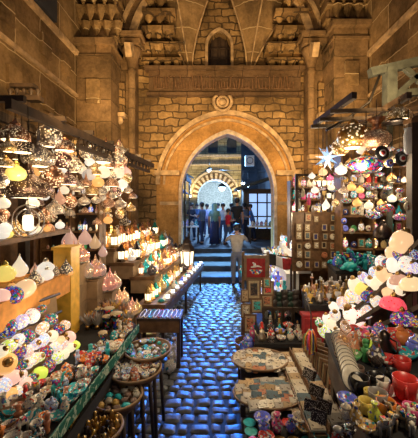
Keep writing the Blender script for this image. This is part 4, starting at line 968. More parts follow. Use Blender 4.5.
# tilted row of plates
for i in range(11):
    put('plate', (.735+.012*i, 1.62+.045*i-.0, ZM+.065-.0*i), 'striped black and cream plate leaning in the plate row, %s from the mugs' % nth(i), 'plate', 'plates leaning in a row', rz=.35, s=.78, tilt=1.0, col=COL['bone'])
for i in range(0):
    put('plate', (.74, 1.42, ZM+.014*i), 'painted plate in the flat stack before the leaning plates, %s from below' % nth(i), 'plate', 'flat plate stack', rz=i, s=.72, col=COL['bone'])
@kind
def teapot():
    t = empty('ceramic_teapot'); m = MB(); m.lathe([(.035, 0), (.06, .02), (.075, .055), (.06, .09), (.03, .10)], 18); m.build('body', 'paint_obj', t)
    m = MB(); m.lathe([(.032, .10), (.02, .115), (.008, .12), (.012, .132), (.001, .138)], 12); m.build('lid', 'paint_obj', t)
    m = MB(); m.tube([(-.065, 0, .04), (-.095, 0, .06), (-.11, 0, .10)], [.018, .012, .008], 8); m.build('spout', 'paint_obj', t)
    m = MB(); m.tube([(.06+.04*math.sin(a*PI/8), 0, .055-.035*math.cos(a*PI/8)) for a in range(9)], .007, 6); m.build('handle', 'paint_obj', t); return t
put('teapot', Zp(400, 344, ZM), 'orange ceramic teapot with painted eye motif behind the mugs', 'teapot', rz=.3, s=1.05, col=(.8, .26, .07))
for i, (px, py, cn, s_, k, cat) in enumerate(((416, 356, 'blue', 1.5, 'jar', 'jar'), (372, 352, 'lime', 1.0, 'bottle', 'bottle'), (384, 356, 'iron', 1.5, 'brass_pot', 'pot'), (364, 340, 'rose', 1.3, 'bowl', 'bowl'), (378, 338, 'blue', 1.2, 'bowl', 'bowl'), (349, 362, 'green', 1.3, 'bowl', 'bowl'),
        (357, 356, 'terracotta', 1.3, 'vase', 'vase'), (392, 354, 'red', 1.4, 'vase', 'vase'), (410, 346, 'red', 1.2, 'jar', 'jar'), (366, 362, 'green', 1.1, 'figurine', 'figurine'), (376, 366, 'iron', 1.4, 'vase', 'vase'), (388, 366, 'red', 1.1, 'bowl', 'bowl'),
        (354, 348, 'red', 1.3, 'vase', 'vase'), (371, 344, 'orange', 1.2, 'shell_cup', 'cup'), (344, 356, 'gold', 1.2, 'brass_pot', 'pot'), (406, 360, 'turquoise', 1.2, 'bowl', 'bowl'))):
    put(k, Zp(px, py, ZM), '%s %s among the wares between teapot and mugs, %s of the cluster' % (cn, cat, nth(i)), cat, 'wares behind the mugs', rz=i, s=s_, col=COL[cn])
for i, (px, py, cn, a) in enumerate(((392, 432, 'sand', .5), (402, 428, 'sand', 2.6), (411, 434, 'bone', 1.2), (384, 437, 'stone', 0), (416, 422, 'bone', 3.4))):
    put('camel', Zp(px, py, ZM), '%s camel figurine lying in the near corner, %s of the herd' % (cn, nth(i)), 'figurine', 'camels before the mugs', rz=a, s=.72, col=COL[cn])
for i, (px, py, s_, k, cn) in enumerate(((347, 405, 1.5, 'bowl', 'blue'), (346, 418, 1.4, 'jar', 'ivory'), (356, 424, 1.4, 'vase', 'gold'), (366, 432, 1.3, 'bowl', 'gold'), (375, 424, 1.5, 'vase', 'lime'), (350, 436, 1.3, 'shell_cup', 'black'), (338, 432, 1.2, 'scarab', 'stone'))):
    put(k, Zp(px, py, ZM), '%s painted %s at the edge of the raised table, %s from the leaning plates' % (cn, {'bowl': 'bowl', 'jar': 'jar', 'vase': 'vase', 'shell_cup': 'egg cup', 'scarab': 'stone turtle'}[k], nth(i)), 'pottery', 'pottery before the plates', rz=i, s=s_*.55, col=COL[cn])
# near end bowls and spectacle stands on a lower table
for r_ in range(3):
    for c_ in range(8):
        k, wd = R.choice((('bowl', 'painted bowl'), ('bowl', 'painted bowl'), ('jar', 'lidded jar'), ('scarab', 'stone turtle'), ('plate', 'small plate'), ('vase', 'little vase'))); cn = R.choice(('red', 'teal', 'blue', 'gold', 'ivory', 'turquoise', 'rose'))
        put(k, (.25+c_*.092, 2.0+r_*.085, .721), '%s %s before the oval trays, row %s, place %s' % (cn, wd, nth(r_), nth(c_)), wd.split()[-1], 'wares at the near end of the magnet table', rz=R.uniform(0, 6), s=.55 if k == 'plate' else R.uniform(.8, 1.1), col=COL[cn])
# mid goods behind the trays: bags of stones, tassels, dark mirror boxes, gifts
table('gift_table', 'middle table of dark carved boxes and charms behind the magnet trays', [(.42, 3.2), (.98, 3.2), (1.12, 4.1), (.55, 4.1)], .82)
for i in range(4):
    t = empty('arched_mirror_box', (.66+i*.125, 3.75, .82)); tag(t, 'dark wooden arched box with pale blue mirror, %s from the picture stand' % nth(i), 'mirror box', 'arched mirror boxes')
    m = MB(); ap = arch_pts(0, .045, .12, .17, 6); arch_wall(m, -.068, .068, 0, .2, ap, -.02, .02, 0, 0); m.build('frame', 'wood_dark', t)
    m = MB(); m.box((0, .012, .085), (.09, .006, .17)); m.build('mirror', 'mirror', t)
for r_ in range(5):
    for c_ in range(5):
        y = 3.27+r_*.085
        k, wd = R.choice((('jar', 'jar'), ('key_tassel_', 'charm'), ('scarab', 'turtle'), ('figurine', 'figurine'), ('bowl', 'bowl'), ('brass_pot', 'coffee pot'), ('inlay_box', 'inlaid box'), ('bottle', 'bottle')))
        if k == 'key_tassel_': k, wd = 'vase', 'vase'
        cn = R.choice(('iron', 'gold', 'teal', 'blue', 'stone', 'dark brown', 'red', 'ivory'))
        put(k, (.5+c_*.105+.15*(y-3.2), y, .821+.0), '%s %s on the middle table, row %s, place %s' % (cn, wd, nth(r_), nth(c_)), wd.split()[-1], 'wares on the middle table', rz=R.uniform(0, 6), s=.55 if k == 'inlay_box' else R.uniform(.8, 1.15), col=COL[cn])
# hanging bundle of bright beads
t = empty('bead_bundle', W(311, 330, 2.75)); tag(t, 'bright bundle of coloured bead strings hanging before the globe lamps', 'bead bundle')
m = MB(); m.tube([(0, 0, .0), (0, 0, .14)], .006); m.tube([(0, 0, .14), (.1, .5, .2)], .006); m.build('hook', 'iron', t)
for i in range(22):
    a = i*2.4; r = .012+.05*((i*7) % 10)/10; m = MB(); m.tube([(r*.3*math.cos(a), r*.3*math.sin(a), .0), (r*math.cos(a), r*math.sin(a), -.06), (r*1.1*math.cos(a), r*1.1*math.sin(a), -.17-.04*math.sin(i))], .009, 5)
    o = m.build('bead_string', 'paint_obj', t); o.color = (*COL[('red', 'yellow', 'blue', 'green', 'orange', 'rose', 'turquoise')[i % 7]], 1)
# wicker basket of stones by the stand
q = Zp(247, 343, .62); t = empty('charm_basket', (q.x+.02, q.y+.1, 0)); tag(t, 'round wicker basket of dark charms at the foot of the picture stand', 'basket')
m = MB(); m.lathe([(.10, .42), (.15, .5), (.17, .6), (.16, .6), (.13, .53), (.001, .5)], 20); m.build('basket', 'wood_brown', t); m = MB(); m.lathe([(.09, 0), (.07, .3), (.1, .42)], 12); m.build('stand', 'wood_dark', t)
for j in range(9):
    a = j*2.3; r = .035*math.sqrt(j)
    put('scarab', (t.location.x+r*math.cos(a), t.location.y+r*math.sin(a), .535+.01*(j % 3)), '%s stone charm in the wicker basket, %s outward' % (('dark brown', 'gold', 'iron')[j % 3], nth(j)), 'charm', 'charms in the wicker basket', rz=a, col=COL[('dark brown', 'gold', 'iron')[j % 3]])
# picture stand beside the aisle
SX, SY = W(256, 300, 3.95).x, 3.95
t = empty('picture_stand', (SX, SY, 0)); tag(t, 'tall wooden easel stand beside the aisle hung with framed pictures', 'stand')
for x in (-.165, .165): m = MB(); m.box((x, .05, .84), (.035, .035, 1.68)); m.build('post', 'wood_brown', t)
for z in (.35, .7, 1.05, 1.35, 1.6): m = MB(); m.box((0, .05, z), (.36, .03, .03)); m.build('crossbar', 'wood_brown', t)
for x in (-.165, .165): m = MB(); m.beam((x, .05, 1.0), (x, .4, 0), .03, .03); m.build('back_leg', 'wood_brown', t)
# the red one with the white mosaic boat
p = W(253, 281, 3.9); t = empty('red_picture', (.535, SY-.02, p.z)); t.scale = (.82, 1, .92); tag(t, 'red picture of a white figure on a mosaic boat in a wide wooden frame', 'picture')
m = MB()
for c, d in (((-.17, 0, .18), (.045, .03, .36)), ((.17, 0, .18), (.045, .03, .36)), ((0, 0, .022), (.30, .03, .045)), ((0, 0, .338), (.30, .03, .045))): m.box(c, d)
m.build('frame', 'wood_brown', t)
m = MB(); m.box((0, .003, .18), (.30, .01, .28)); m.build('red_ground', 'cloth_red', t)
m = MB(); n = 12; m.add([(.11*math.cos(PI+a*PI/n), -.006, .17+.085*math.sin(PI+a*PI/n)) for a in range(n+1)]+[(.10*math.cos(PI-0-a*PI/n+PI*0)*-1 if 0 else -.10+.2*(1-a/n), -.006, .155) for a in range(n+1)], [tuple(range(2*n+2))]); m.build('boat', 'mosaic_dull', t)
m = MB(); m.ball((-.02, -.006, .225), (.022, .006, .028), 10, 6); m.tube([(-.08, -.008, .19), (-.03, -.008, .20), (.03, -.008, .205), (.09, -.008, .19)], [.008, .016, .014, .006], 6); m.ball((-.045, -.006, .25), (.012, .006, .012), 8, 5); m.build('figure', 'white_paint', t)
# other framed pictures: px, py of the foot, width px
for i, (px, py, wd, cn, asp, dsc) in enumerate(((254, 300, 14, 'black', 1.15, 'black seated cat'), (268, 296, 12, 'red', .95, 'red writing marks'), (267, 307, 12, 'terracotta', .8, 'small reddish figure'), (257, 313, 13, 'teal', .85, 'blue-green scene'), (245, 302, 8, 'sand', 1.2, 'narrow tan scene'),
        (246, 318, 10, 'ivory', 1.1, 'pale papyrus'), (267, 288, 8, 'teal', 1.0, 'small teal scene'), (250, 333, 13, 'terracotta', 1.1, 'pinkish papyrus'), (268, 330, 9, 'ivory', .9, 'pair of ivory figures'), (275, 327, 9, 'bone', .9, 'pale figure'), (262, 345, 10, 'sand', 1.0, 'brown figure'))):
    q = W(px, py, 3.88-.012*i); s_ = wd/F*q.y/.2
    put('picture_frame', q, 'wooden framed picture of a %s on the easel stand' % dsc, 'picture', 'framed pictures on the stand', rz=R.uniform(-.15, .15), s=s_, sz=asp, col=COL[cn], tilt=-.08)
# papyrus and dark wares around the stand foot
for i, (px, py, k, cn, s_) in enumerate(((255, 338, 'jar', 'rose', 2.0), (248, 350, 'jar', 'blue', 1.8), (262, 350, 'bowl', 'red', 1.8), (270, 345, 'vase', 'iron', 1.6))):
    p = Zp(px, py, .62+.05*(i % 2)); o = put(k, p, '%s painted %s at the picture stand foot' % (cn, k), 'pottery', s=s_, col=COL[cn])
table('foot_bench', 'short dark bench under the pottery at the picture stand foot', [(.30, 3.25), (.41, 3.25), (.41, 3.7), (.30, 3.7)], .6)
# striped flag cloth draped on a rail behind the stand
p0 = W(264, 254, 4.6)
m = MB(); nu, nv = 19, 8; vs = []; fs = []; mi = []
for j in range(nv):
    for i in range(nu):
        u, v = i/(nu-1), j/(nv-1); vs.append((u*.42, -.03*math.sin(u*11)*v-.02*v, -.06*u-v*.17+.02*math.sin(u*6)))
for b, (a0, a1, mt) in enumerate(((0, 6, 'cloth_black'), (6, 12, 'white_paint'), (12, 18, 'cloth_red'))): pass
m.add(vs, [], 0)
for j in range(nv-1):
    for i in range(nu-1):
        m.f.append([j*nu+i, j*nu+i+1, (j+1)*nu+i+1, (j+1)*nu+i]); m.mi.append(0 if 3 <= i < 8 else 2 if i >= 12 else 1); m.sm.append(True)
o = m.build('flag', ['cloth_black', 'white_paint', 'flag_red']) if 'flag_red' in MT else m.build('flag', ['cloth_black', 'white_paint', 'cloth_red'])
o.location = p0; sd = o.modifiers.new('s', 'SOLIDIFY'); sd.thickness = .004; tag(o, 'black, white and red striped flag draped beside the red picture', 'flag')
t = empty('flag_rail', (p0.x-.02, 4.62, 0)); tag(t, 'thin rail on posts carrying the striped flag', 'rail')
m = MB(); m.beam((0, 0, p0.z+.005), (.46, 0, p0.z-.055), .02, .02); m.build('bar', 'wood_dark', t)
for x in (.02, .44): m = MB(); m.box((x, 0, (p0.z-.05)/2), (.03, .03, p0.z-.04)); m.build('post', 'wood_dark', t)
# stepped glitter shelves by the gate: small white and silver glassware
t = empty('glass_stand', (1.0, 6.2, 0)); tag(t, 'stepped stand of sparkling glassware rising towards the wall near the gate', 'stand')
def gx(y, k): return .78+.21*k+(y-4.7)*.07
for k in range(6):
    z = .55+.28*k; y0 = -1.4+.4*(k > 1)+.7*(k > 3); m = MB(); slab(m, [(gx(6.2+y0, k)-1.0, y0), (gx(6.2+y0, k)-.78, y0), (gx(7.5, k)-.78, 1.3), (gx(7.5, k)-1.0, 1.3)], z-.28 if k else z-.04, z); m.build('step', 'white_paint', t)
for y in (-1.35, 0, 1.25): m = MB(); m.box((gx(6.2+y, 0)-.95, y, .26), (.05, .05, .51)); m.build('leg', 'wood_dark', t)
for k in range(6):
    for c_ in range(20):
        y = 4.88+c_*.135
        if (k > 1 and y < 5.3) or (k > 3 and y < 5.98): continue
        for r_ in range(2):
            kd, wd, cat = R.choice((('goblet', 'goblet', 'goblet'), ('bottle', 'perfume bottle', 'bottle'), ('pyramid', 'crystal pyramid', 'pyramid'), ('bottle', 'perfume bottle', 'bottle'), ('figurine', 'figurine', 'figurine'), ('hex_lantern', 'lit lantern', 'lantern')))
            if kd == 'hex_lantern' and R.random() < .2: kd, wd, cat = 'goblet', 'goblet', 'goblet'
            cn = R.choice(('white', 'silver', 'pale blue', 'white', 'turquoise', 'ivory', 'blue', 'red', 'pale blue'))
            put(kd, (gx(y, k)+.06+r_*.09, y+R.uniform(-.03, .03), .551+.28*k), '%s %s on the glass stand, step %s up, %s row back, %s along' % (cn, wd, nth(k), nth(r_), nth(c_)), cat, 'glassware on the stepped stand', rz=R.uniform(0, 6), s=R.uniform(1.15, 1.6)*(.55 if kd == 'hex_lantern' else 1), col=COL[cn])
# brass and turquoise table
table('brass_table', 'high table of brass candlesticks and pots below the magnet board', [(1.02, 3.35), (1.85, 3.35), (1.9, 4.0), (1.15, 4.0)], 1.18)
for r_ in range(6):
    for c_ in range(7):
        y = 3.43+r_*.10; x = 1.08+c_*.105+.15*(y-3.35)
        k, wd = R.choice((('candlestick', 'candlestick'), ('brass_pot', 'coffee pot'), ('candlestick', 'candlestick'), ('pyramid', 'pyramid'), ('goblet', 'goblet')))
        cn = R.choice(('brass', 'gold', 'silver', 'stone', 'copper', 'gold')) if c_ < 3 else R.choice(('silver', 'stone', 'brass', 'silver'))
        put(k, (x, y, 1.181), '%s %s on the brass table, row %s back, place %s' % (cn, wd, nth(r_), nth(c_)), wd.split()[-1], 'brassware on the high table', rz=R.uniform(0, 6), s=R.uniform(.9, 1.15), col=COL[cn])
table('blue_table', 'tall shelf table of turquoise stone animals below the bell', [(1.62, 4.02), (2.45, 4.02), (2.45, 4.62), (1.72, 4.62)], 1.42)
for r_ in range(4):
    for c_ in range(7):
        k, wd, cat = R.choice((('scarab', 'turtle', 'turtle'), ('bottle', 'glass bottle', 'bottle'), ('camel', 'camel', 'figurine'), ('vase', 'vase', 'vase'), ('figurine', 'figurine', 'figurine')))
        cn = R.choice(('turquoise', 'teal', 'turquoise', 'navy', 'blue'))
        put(k, (1.75+c_*.10, 4.10+r_*.14, 1.421), '%s stone %s on the tall shelf table, row %s, place %s' % (cn, wd, nth(r_), nth(c_)), cat, 'turquoise wares', rz=R.uniform(0, 6), s=R.uniform(1.2, 1.9), col=tuple(q*.7 for q in COL[cn]))
put('scarab', (1.80, 4.00, 1.43), 'large turquoise stone turtle at the front of the tall shelf table', 'turtle', rz=3.6, s=3.0, col=(.03, .5, .5))
# board of framed magnets
t = empty('magnet_board', (1.78, 5.08, 0)); tag(t, 'pale board of small framed magnets behind the brass candlesticks', 'board')
m = MB(); m.box((0, .02, 1.68), (.95, .03, 1.0)); m.build('panel', 'wood_brown', t)
for x in (-.42, .42): m = MB(); m.box((x, .05, .6), (.04, .04, 1.2)); m.build('leg', 'wood_dark', t)
for r_ in range(6):
    for c_ in range(6):
        cn = R.choice(('bone', 'black', 'terracotta', 'ivory', 'navy', 'slate'))
        if R.random() < .14: continue
        if (r_*2+c_) % 5 and R.random() < .8: put('picture_frame', (1.42+c_*.142+R.uniform(-.012, .012), 5.05, 1.24+r_*.155+R.uniform(-.012, .012)), '%s framed magnet on the board, row %s up, place %s' % (cn, nth(r_), nth(c_)), 'magnet', 'framed magnets on the board', s=R.uniform(.45, .58), col=COL[cn])
        else: put('round_magnet', (1.42+c_*.142, 5.065, 1.30+r_*.155), '%s round magnet on the board, row %s up, place %s' % (cn, nth(r_), nth(c_)), 'magnet', 'framed magnets on the board', s=1.6, col=COL[cn], tilt=PI/2)
# shelf wall facing the aisle
t = empty('souvenir_shelves', (2.75, 4.85, 0)); tag(t, 'tall wooden shelves of souvenirs below the pierced lamps', 'shelf unit')
for z in (1.6, 1.86, 2.12, 2.38, 2.64, 2.9): m = MB(); m.box((0, 0, z), (1.5, .26, .025)); m.build('shelf', 'wood_brown', t)
m = MB(); m.box((0, .14, 1.6), (1.52, .02, 3.1)); m.build('back_panel', 'wood_brown', t)
for x in (-.75, -.25, .25, .75): m = MB(); m.box((x, 0, 1.6), (.03, .26, 3.15)); m.build('upright', 'wood_brown', t)
for r_, z in enumerate((1.6, 1.86, 2.12, 2.38, 2.64)):
    for c_ in range(12):
        k, wd, cat = R.choice((('jar', 'jar', 'jar'), ('bottle', 'bottle', 'bottle'), ('picture_frame', 'framed picture', 'picture'), ('tinted_lantern', 'coloured lantern', 'lantern'), ('figurine', 'figurine', 'figurine'), ('vase', 'vase', 'vase'), ('evil_eye', 'evil eye disc', 'ornament'), ('plate', 'standing plate', 'plate')))
        cn = R.choice(('red', 'ivory', 'gold', 'blue', 'teal', 'rose', 'green', 'brass', 'bone'))
        x = 2.08+c_*.12; kw = {}
        if k == 'evil_eye': kw = dict(tilt=PI/2, s=.9); dz = .055; cn = R.choice(('black', 'navy', 'ivory'))
        elif k == 'plate': kw = dict(tilt=PI/2-.2, s=.62); dz = .055
        else: kw = dict(s={'picture_frame': .62, 'tinted_lantern': .85}.get(k, 1.6)); dz = 0
        put(k, (x+(.02 if c_ % 4 else 0), 4.80, z+.014+dz), '%s %s on the souvenir shelves, board %s up, place %s' % (cn, wd, nth(r_), nth(c_)), cat, 'wares on the souvenir shelves', rz=0 if dz or k == 'picture_frame' else R.uniform(0, 6), col=COL[cn], **kw)
# frames, pots hanging: roof frame of the souvenir stall
t = empty('stall_canopy_frame', (2.2, 4.4, 3.60)); tag(t, 'dark wooden canopy frame over the souvenir stall, hung with lamps and discs', 'canopy frame')
for x, x2 in ((-.55, -.6), (.1, .1), (.6, .6), (1.15, 1.2)): m = MB(); m.beam((x, -.85, 0), (x2, .4, 0), .06, .08); m.build('beam', 'wood_dark', t)
for i in (1, 2, 3): m = MB(); m.beam((-.68, -.8+i*.38, -.06), (1.3, -.8+i*.38, .0), .05, .05); m.build('rafter', 'wood_dark', t)
for x, y in ((1.25, -.8), (1.25, .35)): m = MB(); m.box((x, y, -1.8), (.08, .08, 3.6)); m.build('post', 'wood_dark', t)
t = empty('grey_bracket', (2.62, 4.5, 0)); tag(t, 'weathered grey timber bracket with crossed struts jutting above the brass lamp', 'bracket')
for nm, a, b, w_ in (('post', (0, 0, 3.55), (0, 0, 4.35), .15), ('top_beam', (-.30, 0, 4.28), (1.0, 0, 4.58), .12), ('lower_beam', (0, 0, 3.95), (1.0, 0, 4.05), .10), ('strut', (.15, 0, 4.0), (.62, 0, 4.42), .07), ('strut', (.2, 0, 4.38), (.62, 0, 4.0), .07), ('strut', (.62, 0, 4.0), (.98, 0, 4.45), .07), ('post', (0, 0, 0), (0, 0, 3.5), .06)):
    m = MB(); m.beam(a, b, w_, w_); m.build(nm, 'wood_weathered', t)
m = MB(); m.tube([(-.95, 0, 3.42), (-.6, 0, 3.62), (-.3, 0, 3.85), (-.15, 0, 4.25)], .02, 6); m.build('chain', 'iron', t)
t = empty('brown_post', W(415, 240, 3.3)); t.location.z = 0; tag(t, 'thick dark post at the outer end of the souvenir shelves', 'post'); m = MB(); m.box((0, 0, 1.6), (.13, .1, 3.2)); m.build('shaft', 'wood_dark', t)
m = MB(); m.box((0, 0, 3.22), (.17, .14, .05)); m.build('cap', 'wood_brown', t)
@kind
def vase_lantern():
    t = lantern('pierced_vase_lamp', [(.05, -.12), (.11, -.10), (.148, -.04), (.148, .01), (.11, .06), (.055, .09)], 'pierced_fine', neck=[(.055, 0), (.045, .04), (.045, .07), (.10, .12), (.095, .125), (.02, .13)])
    return t
@kind
def big_brass(): return lantern('great_brass_lantern', [(.10, -.11), (.14, -.08), (.16, -.02), (.15, .05), (.11, .10), (.06, .13)], 'pierced_big', neck=[(.06, 0), (.05, .02), (.02, .05)])
@kind
def brass_disc():
    t = empty('dark_metal_disc'); m = MB(); m.lathe([(.001, .0), (.14, -.01), (.15, 0), (.12, .02), (.03, .03), (.02, .05)], 22); m.build('disc', 'metal_obj', t); wire(t, .05); return t
@kind
def bell():
    t = empty('bronze_bell'); m = MB(); m.lathe([(.15, -.12), (.155, -.10), (.145, -.02), (.11, .05), (.07, .09), (.05, .13)], 20); m.build('body', 'metal_obj', t)
    m = MB(); m.lathe([(.04, .13), (.045, .15), (.02, .18)], 12); m.build('crown', 'metal_obj', t); m = MB(); m.ball((0, 0, -.13), .03, 8, 6); m.build('clapper', 'metal_obj', t); wire(t, .18); return t
@kind
def turkish_lamp():
    t = empty('mosaic_hanging_lamp'); m = MB(); m.lathe([(.03, -.07), (.10, -.055), (.15, 0), (.12, .045), (.05, .07)], 18); m.build('bowl', 'mosaic', t)
    m = MB(); m.lathe([(.05, .068), (.03, .09), (.012, .12)], 10); m.build('cap', 'brass', t); wire(t, .12); return t
HG = '''353 137 31 big_brass brass;341 147 18 ball_lantern brass;376.5 138 27 vase_lantern copper;399 115 24 dome_lantern brass;395 122 22 brass_disc iron;366 165 36 turkish_lamp green;383 231 18 bell iron;385 208 17 turkish_lamp red
373.5 215 16 turkish_lamp white;400 217 14 turkish_lamp rose;346 200.6 11 turkish_lamp green;413 230 14 turkish_lamp blue;351.5 187 9 small_glass_lamp amber;362 150 10 small_glass_lamp cream;366 185 9 turkish_lamp red
341 170 12 small_glass_lamp white;334 145 9 wide_lantern iron;323 172 9 small_glass_lamp peach;392 180 8 onion_lantern brass;360 190 8 small_glass_lamp amber;334 190 8 turkish_lamp teal;372 196 8 turkish_lamp amber;315 190 8 small_glass_lamp white;326 205 8 drop_lantern white
408 200 10 turkish_lamp lime;357 212 8 turkish_lamp peach;388 163 9 ball_lantern brass;350 163 10 dome_lantern brass;400 190 8 turkish_lamp red;330 178 7 small_glass_lamp rose;312 176 7 small_glass_lamp white'''
hk = {}
HW = {'turkish_lamp': 'mosaic hanging lamp', 'small_glass_lamp': 'round glass lamp', 'big_brass': 'glowing pierced lantern', 'ball_lantern': 'pierced ball lantern', 'vase_lantern': 'pierced lamp with flared vase neck', 'dome_lantern': 'lit dome lantern', 'brass_disc': 'flat metal disc', 'bell': 'heavy bell', 'wide_lantern': 'dim wide lantern', 'onion_lantern': 'onion lantern', 'drop_lantern': 'glass teardrop'}
for l in HG.replace('\n', ';').split(';'):
    q = l.split(); px, py, wd = map(float, q[:3]); k, cn = q[3], q[4]; i = hk[(k, cn)] = hk.get((k, cn), -1)+1
    d = 3.25+(418-px)*.013+(.2 if py > 180 else 0)+R.uniform(-.05, .05); w0 = .32 if k == 'big_brass' else .30; p = W(px, py, d); s_ = wd/F*d/w0
    put(k, p, '%s%s %s under the canopy frame%s' % ('large ' if wd > 20 else '', cn, HW[k], ', %s of its kind' % nth(i)), 'lamp' if k not in ('bell', 'brass_disc') else k.split('_')[-1], 'things hanging under the canopy frame', rz=R.uniform(0, 6), s=s_, col=COL[cn] if k != 'turkish_lamp' else tuple(min(1, c*1.2+.1) for c in COL[cn]), drop=max(3.52-p.z-.12*s_, .05))
for i, (px, py, wd, cn) in enumerate(((382, 153, 15, 'black'), (402, 158.5, 15, 'black'), (344, 221, 6, 'blue'), (390, 163, 8, 'blue'), (408, 206, 9, 'ivory'), (352, 231, 6, 'ivory'))):
    d = 3.2+(418-px)*.013; p = W(px, py, d); o = put('evil_eye', p, '%s evil eye disc with red centre hanging, %s of six' % (cn, nth(i)), 'ornament', 'hanging evil eye discs', tilt=PI/2, s=wd/F*d/.116, col=COL[cn])
    m = MB(); z_ = (3.52-p.z)/o.scale[0]; m.tube([(0, .058, 0), (0, z_, 0)], .002, 4); m.build('string', 'iron', o)
t = empty('hanging_glass_vase', W(408.5, 141, 3.3)); tag(t, 'tall cloudy glass vase hanging beside the thick dark post', 'vase')
m = MB(); m.lathe([(.02, -.15), (.045, -.12), (.05, .05), (.04, .12), (.05, .14)], 14); o = m.build('glass', 'clear_glass', t); o.color = (.7, .75, .85, 1); m = MB(); m.tube([(0, 0, .13), (0, 0, .35)], .004, 4); m.build('cord', 'iron', t)
for r_ in range(5):
    for c_ in range(9):
        px, py = 322+c_*11.5+R.uniform(-4, 4), 150+r_*13+R.uniform(-4, 4); d = 4.35+R.uniform(-.15, .15)
        if px > 408 or py < 150-(px-322)*.3: continue
        k, cn, w0 = R.choice((('small_glass_lamp', 'cream', .3), ('small_glass_lamp', 'amber', .3), ('turkish_lamp', 'red', .3), ('ball_lantern', 'brass', .3), ('turkish_lamp', 'white', .3), ('wide_lantern', 'brass', .3), ('turkish_lamp', 'turquoise', .3), ('onion_lantern', 'silver', .3)))
        p = W(px, py, d); s_ = R.uniform(6, 10)/F*d/w0
        put(k, p, '%s %s in the back ranks of the canopy, rank %s down, %s along' % (cn, HW[k], nth(r_), nth(c_)), 'lamp', 'lamps in the back ranks of the canopy', rz=R.uniform(0, 6), s=s_, col=COL[cn], drop=max(3.52-p.z-.12*s_, .05))
# star lamp
p = W(327, 158, 4.3); t = empty('star_lamp', p); tag(t, 'blue and white glass star lamp with many points', 'lamp')
for i in range(9):
    a = i*2*PI/9+.2; L = .17+.03*(i % 2); y = (-.03, .02, 0)[i % 3]; dx, dz = math.cos(a), math.sin(a); w_ = .032
    m = MB(); m.add([(dx*L, y, dz*L), (-dz*w_, y-.03, dx*w_), (dz*w_, y-.03, -dx*w_), (0, .05, 0)], [(0, 1, 2), (0, 2, 3), (0, 3, 1), (1, 3, 2)]); o = m.build('point', 'glass_lit', t); o.color = ((.35, .6, 1), (.85, .92, 1), (.25, .5, .95))[i % 3]+(1,)
m = MB(); m.ball((0, -.02, 0), .045, 10, 7); o = m.build('core', 'glow_white', t); wire(t, .0).scale.z = 3.52-p.z
# bank of globe and dome lamps
RL = '''401 242 20 p peach;391 253 11 p peach;398.5 255 10 m blue;387 263 9 m red;381 262 11 b white;394 265 14 p white;407 264.5 15 b white;415 254.5 9 m pale_blue;415 268 10 b lilac;408.5 271 7 m blue
374 272 10 b pale_blue;364 277.5 10 b lilac;384 274.6 15 p peach;371.5 281 11 p white;379 284 14 p cream;393 283 11 p white;355 285 13 p cream;361.5 289 12 p yellow;351 296 12 b yellow;368 296 12 m blue
360 298 11 b pink;377 302 12 b cream;354 316 19 r white;367 312 12 b pink;334 307 9 p white;342.5 303 11 b pink;335 315 11 b cream;327 319 9 p white;318.5 322 10 b green;324.5 331 12 b lime;332 324 10 p cream;343 346 15 p white;346 326 11 b peach;338 334 10 p cream;388 293 11 p peach;401 290 10 p cream'''
KG['r'] = ('dotted_globe', 'red-dotted white globe lamp')
s = N('dotted'); v = s.n('TexVoronoi', Scale=30., Vector=s.coord()); f = s.math('LESS_THAN', v.outputs['Distance'], .25); cc = s.mix(f, s.oc(), (.7, .02, .02, 1)); s.p(col=cc, em=cc, es=.75, rough=.3).nosample()
@kind
def dotted_globe(): return globe('dotted_globe_lamp', 'dotted', GP)
@kind
def dotted_dome():
    t = empty('dotted_dome_shade'); m = MB(); m.lathe([(.15, -.05), (.155, -.04), (.145, .0), (.11, .04), (.06, .06), (.03, .065)], 20); m.build('shade', 'dotted', t)
    m = MB(); m.lathe([(.035, .06), (.04, .07), (.02, .10), (.01, .11)], 10); m.build('cap', 'brass', t); return t
for i, l in enumerate(RL.replace('\n', ';').split(';')):
    q = l.split(); px, py, wd = map(float, q[:3]); cn = q[4].replace('_', ' '); kn, words = KG[q[3]]
    d = 2.2+(418-px)*.0105; s_ = wd/F*d/.2
    put(kn, W(px, py, d), '%s %s on the souvenir stall rack, %s along' % (cn, words, nth(i)), 'lamp', 'globe lamps on the souvenir stall', rz=R.uniform(0, 6), s=s_, sz=1.12, col=COL[cn], roll=R.uniform(-.9, .9), tilt=R.uniform(-.5, .5))
for i, (px, py, wd, k, c, dsc) in enumerate(((398.5, 279, 18, 'plain_dome', (.62, .33, .22), 'dusky peach'), (411, 283, 23, 'plain_dome', (1, .72, .38), 'cream'), (393, 303, 25, 'dotted_dome', (.9, .1, .14), 'red dotted'), (403, 317, 24, 'shade_dome', (.25, .06, .6), 'blue and violet mosaic'),
        (366, 330, 16, 'dotted_dome', (1, .3, .35), 'pink dotted'), (417, 322, 15, 'shade_dome', (.8, .6, .1), 'yellow mosaic'), (381, 326, 14, 'shade_dome', (.5, .05, .05), 'dark red mosaic'), (349, 338, 12, 'shade_dome', (.7, .3, .1), 'amber mosaic'))):
    d = 2.15+(418-px)*.0105; put(k, W(px, py, d), '%s dome shade on the souvenir stall lamp rack' % dsc, 'lamp shade', 'dome shades', s=wd/F*d/.31, sz=1.25, col=c, roll=R.uniform(-.25, .25))
t = empty('tiered_lamp_rack', (0, 0, 0)); tag(t, 'dark sloping tiered rack under the globe and dome lamps of the souvenir stall', 'rack')
def rackpt(px, py, off=.10): d = 2.2+(418-px)*.0105+off; return W(px, py, d)
for i, (a, b) in enumerate((((330, 332), (425, 255)), ((322, 345), (425, 280)), ((322, 355), (425, 305)), ((336, 360), (425, 330)), ((350, 310), (425, 240)))):
    m = MB(); m.beam(rackpt(*a), rackpt(*b), .10, .03); m.build('tier', 'wood_dark', t)
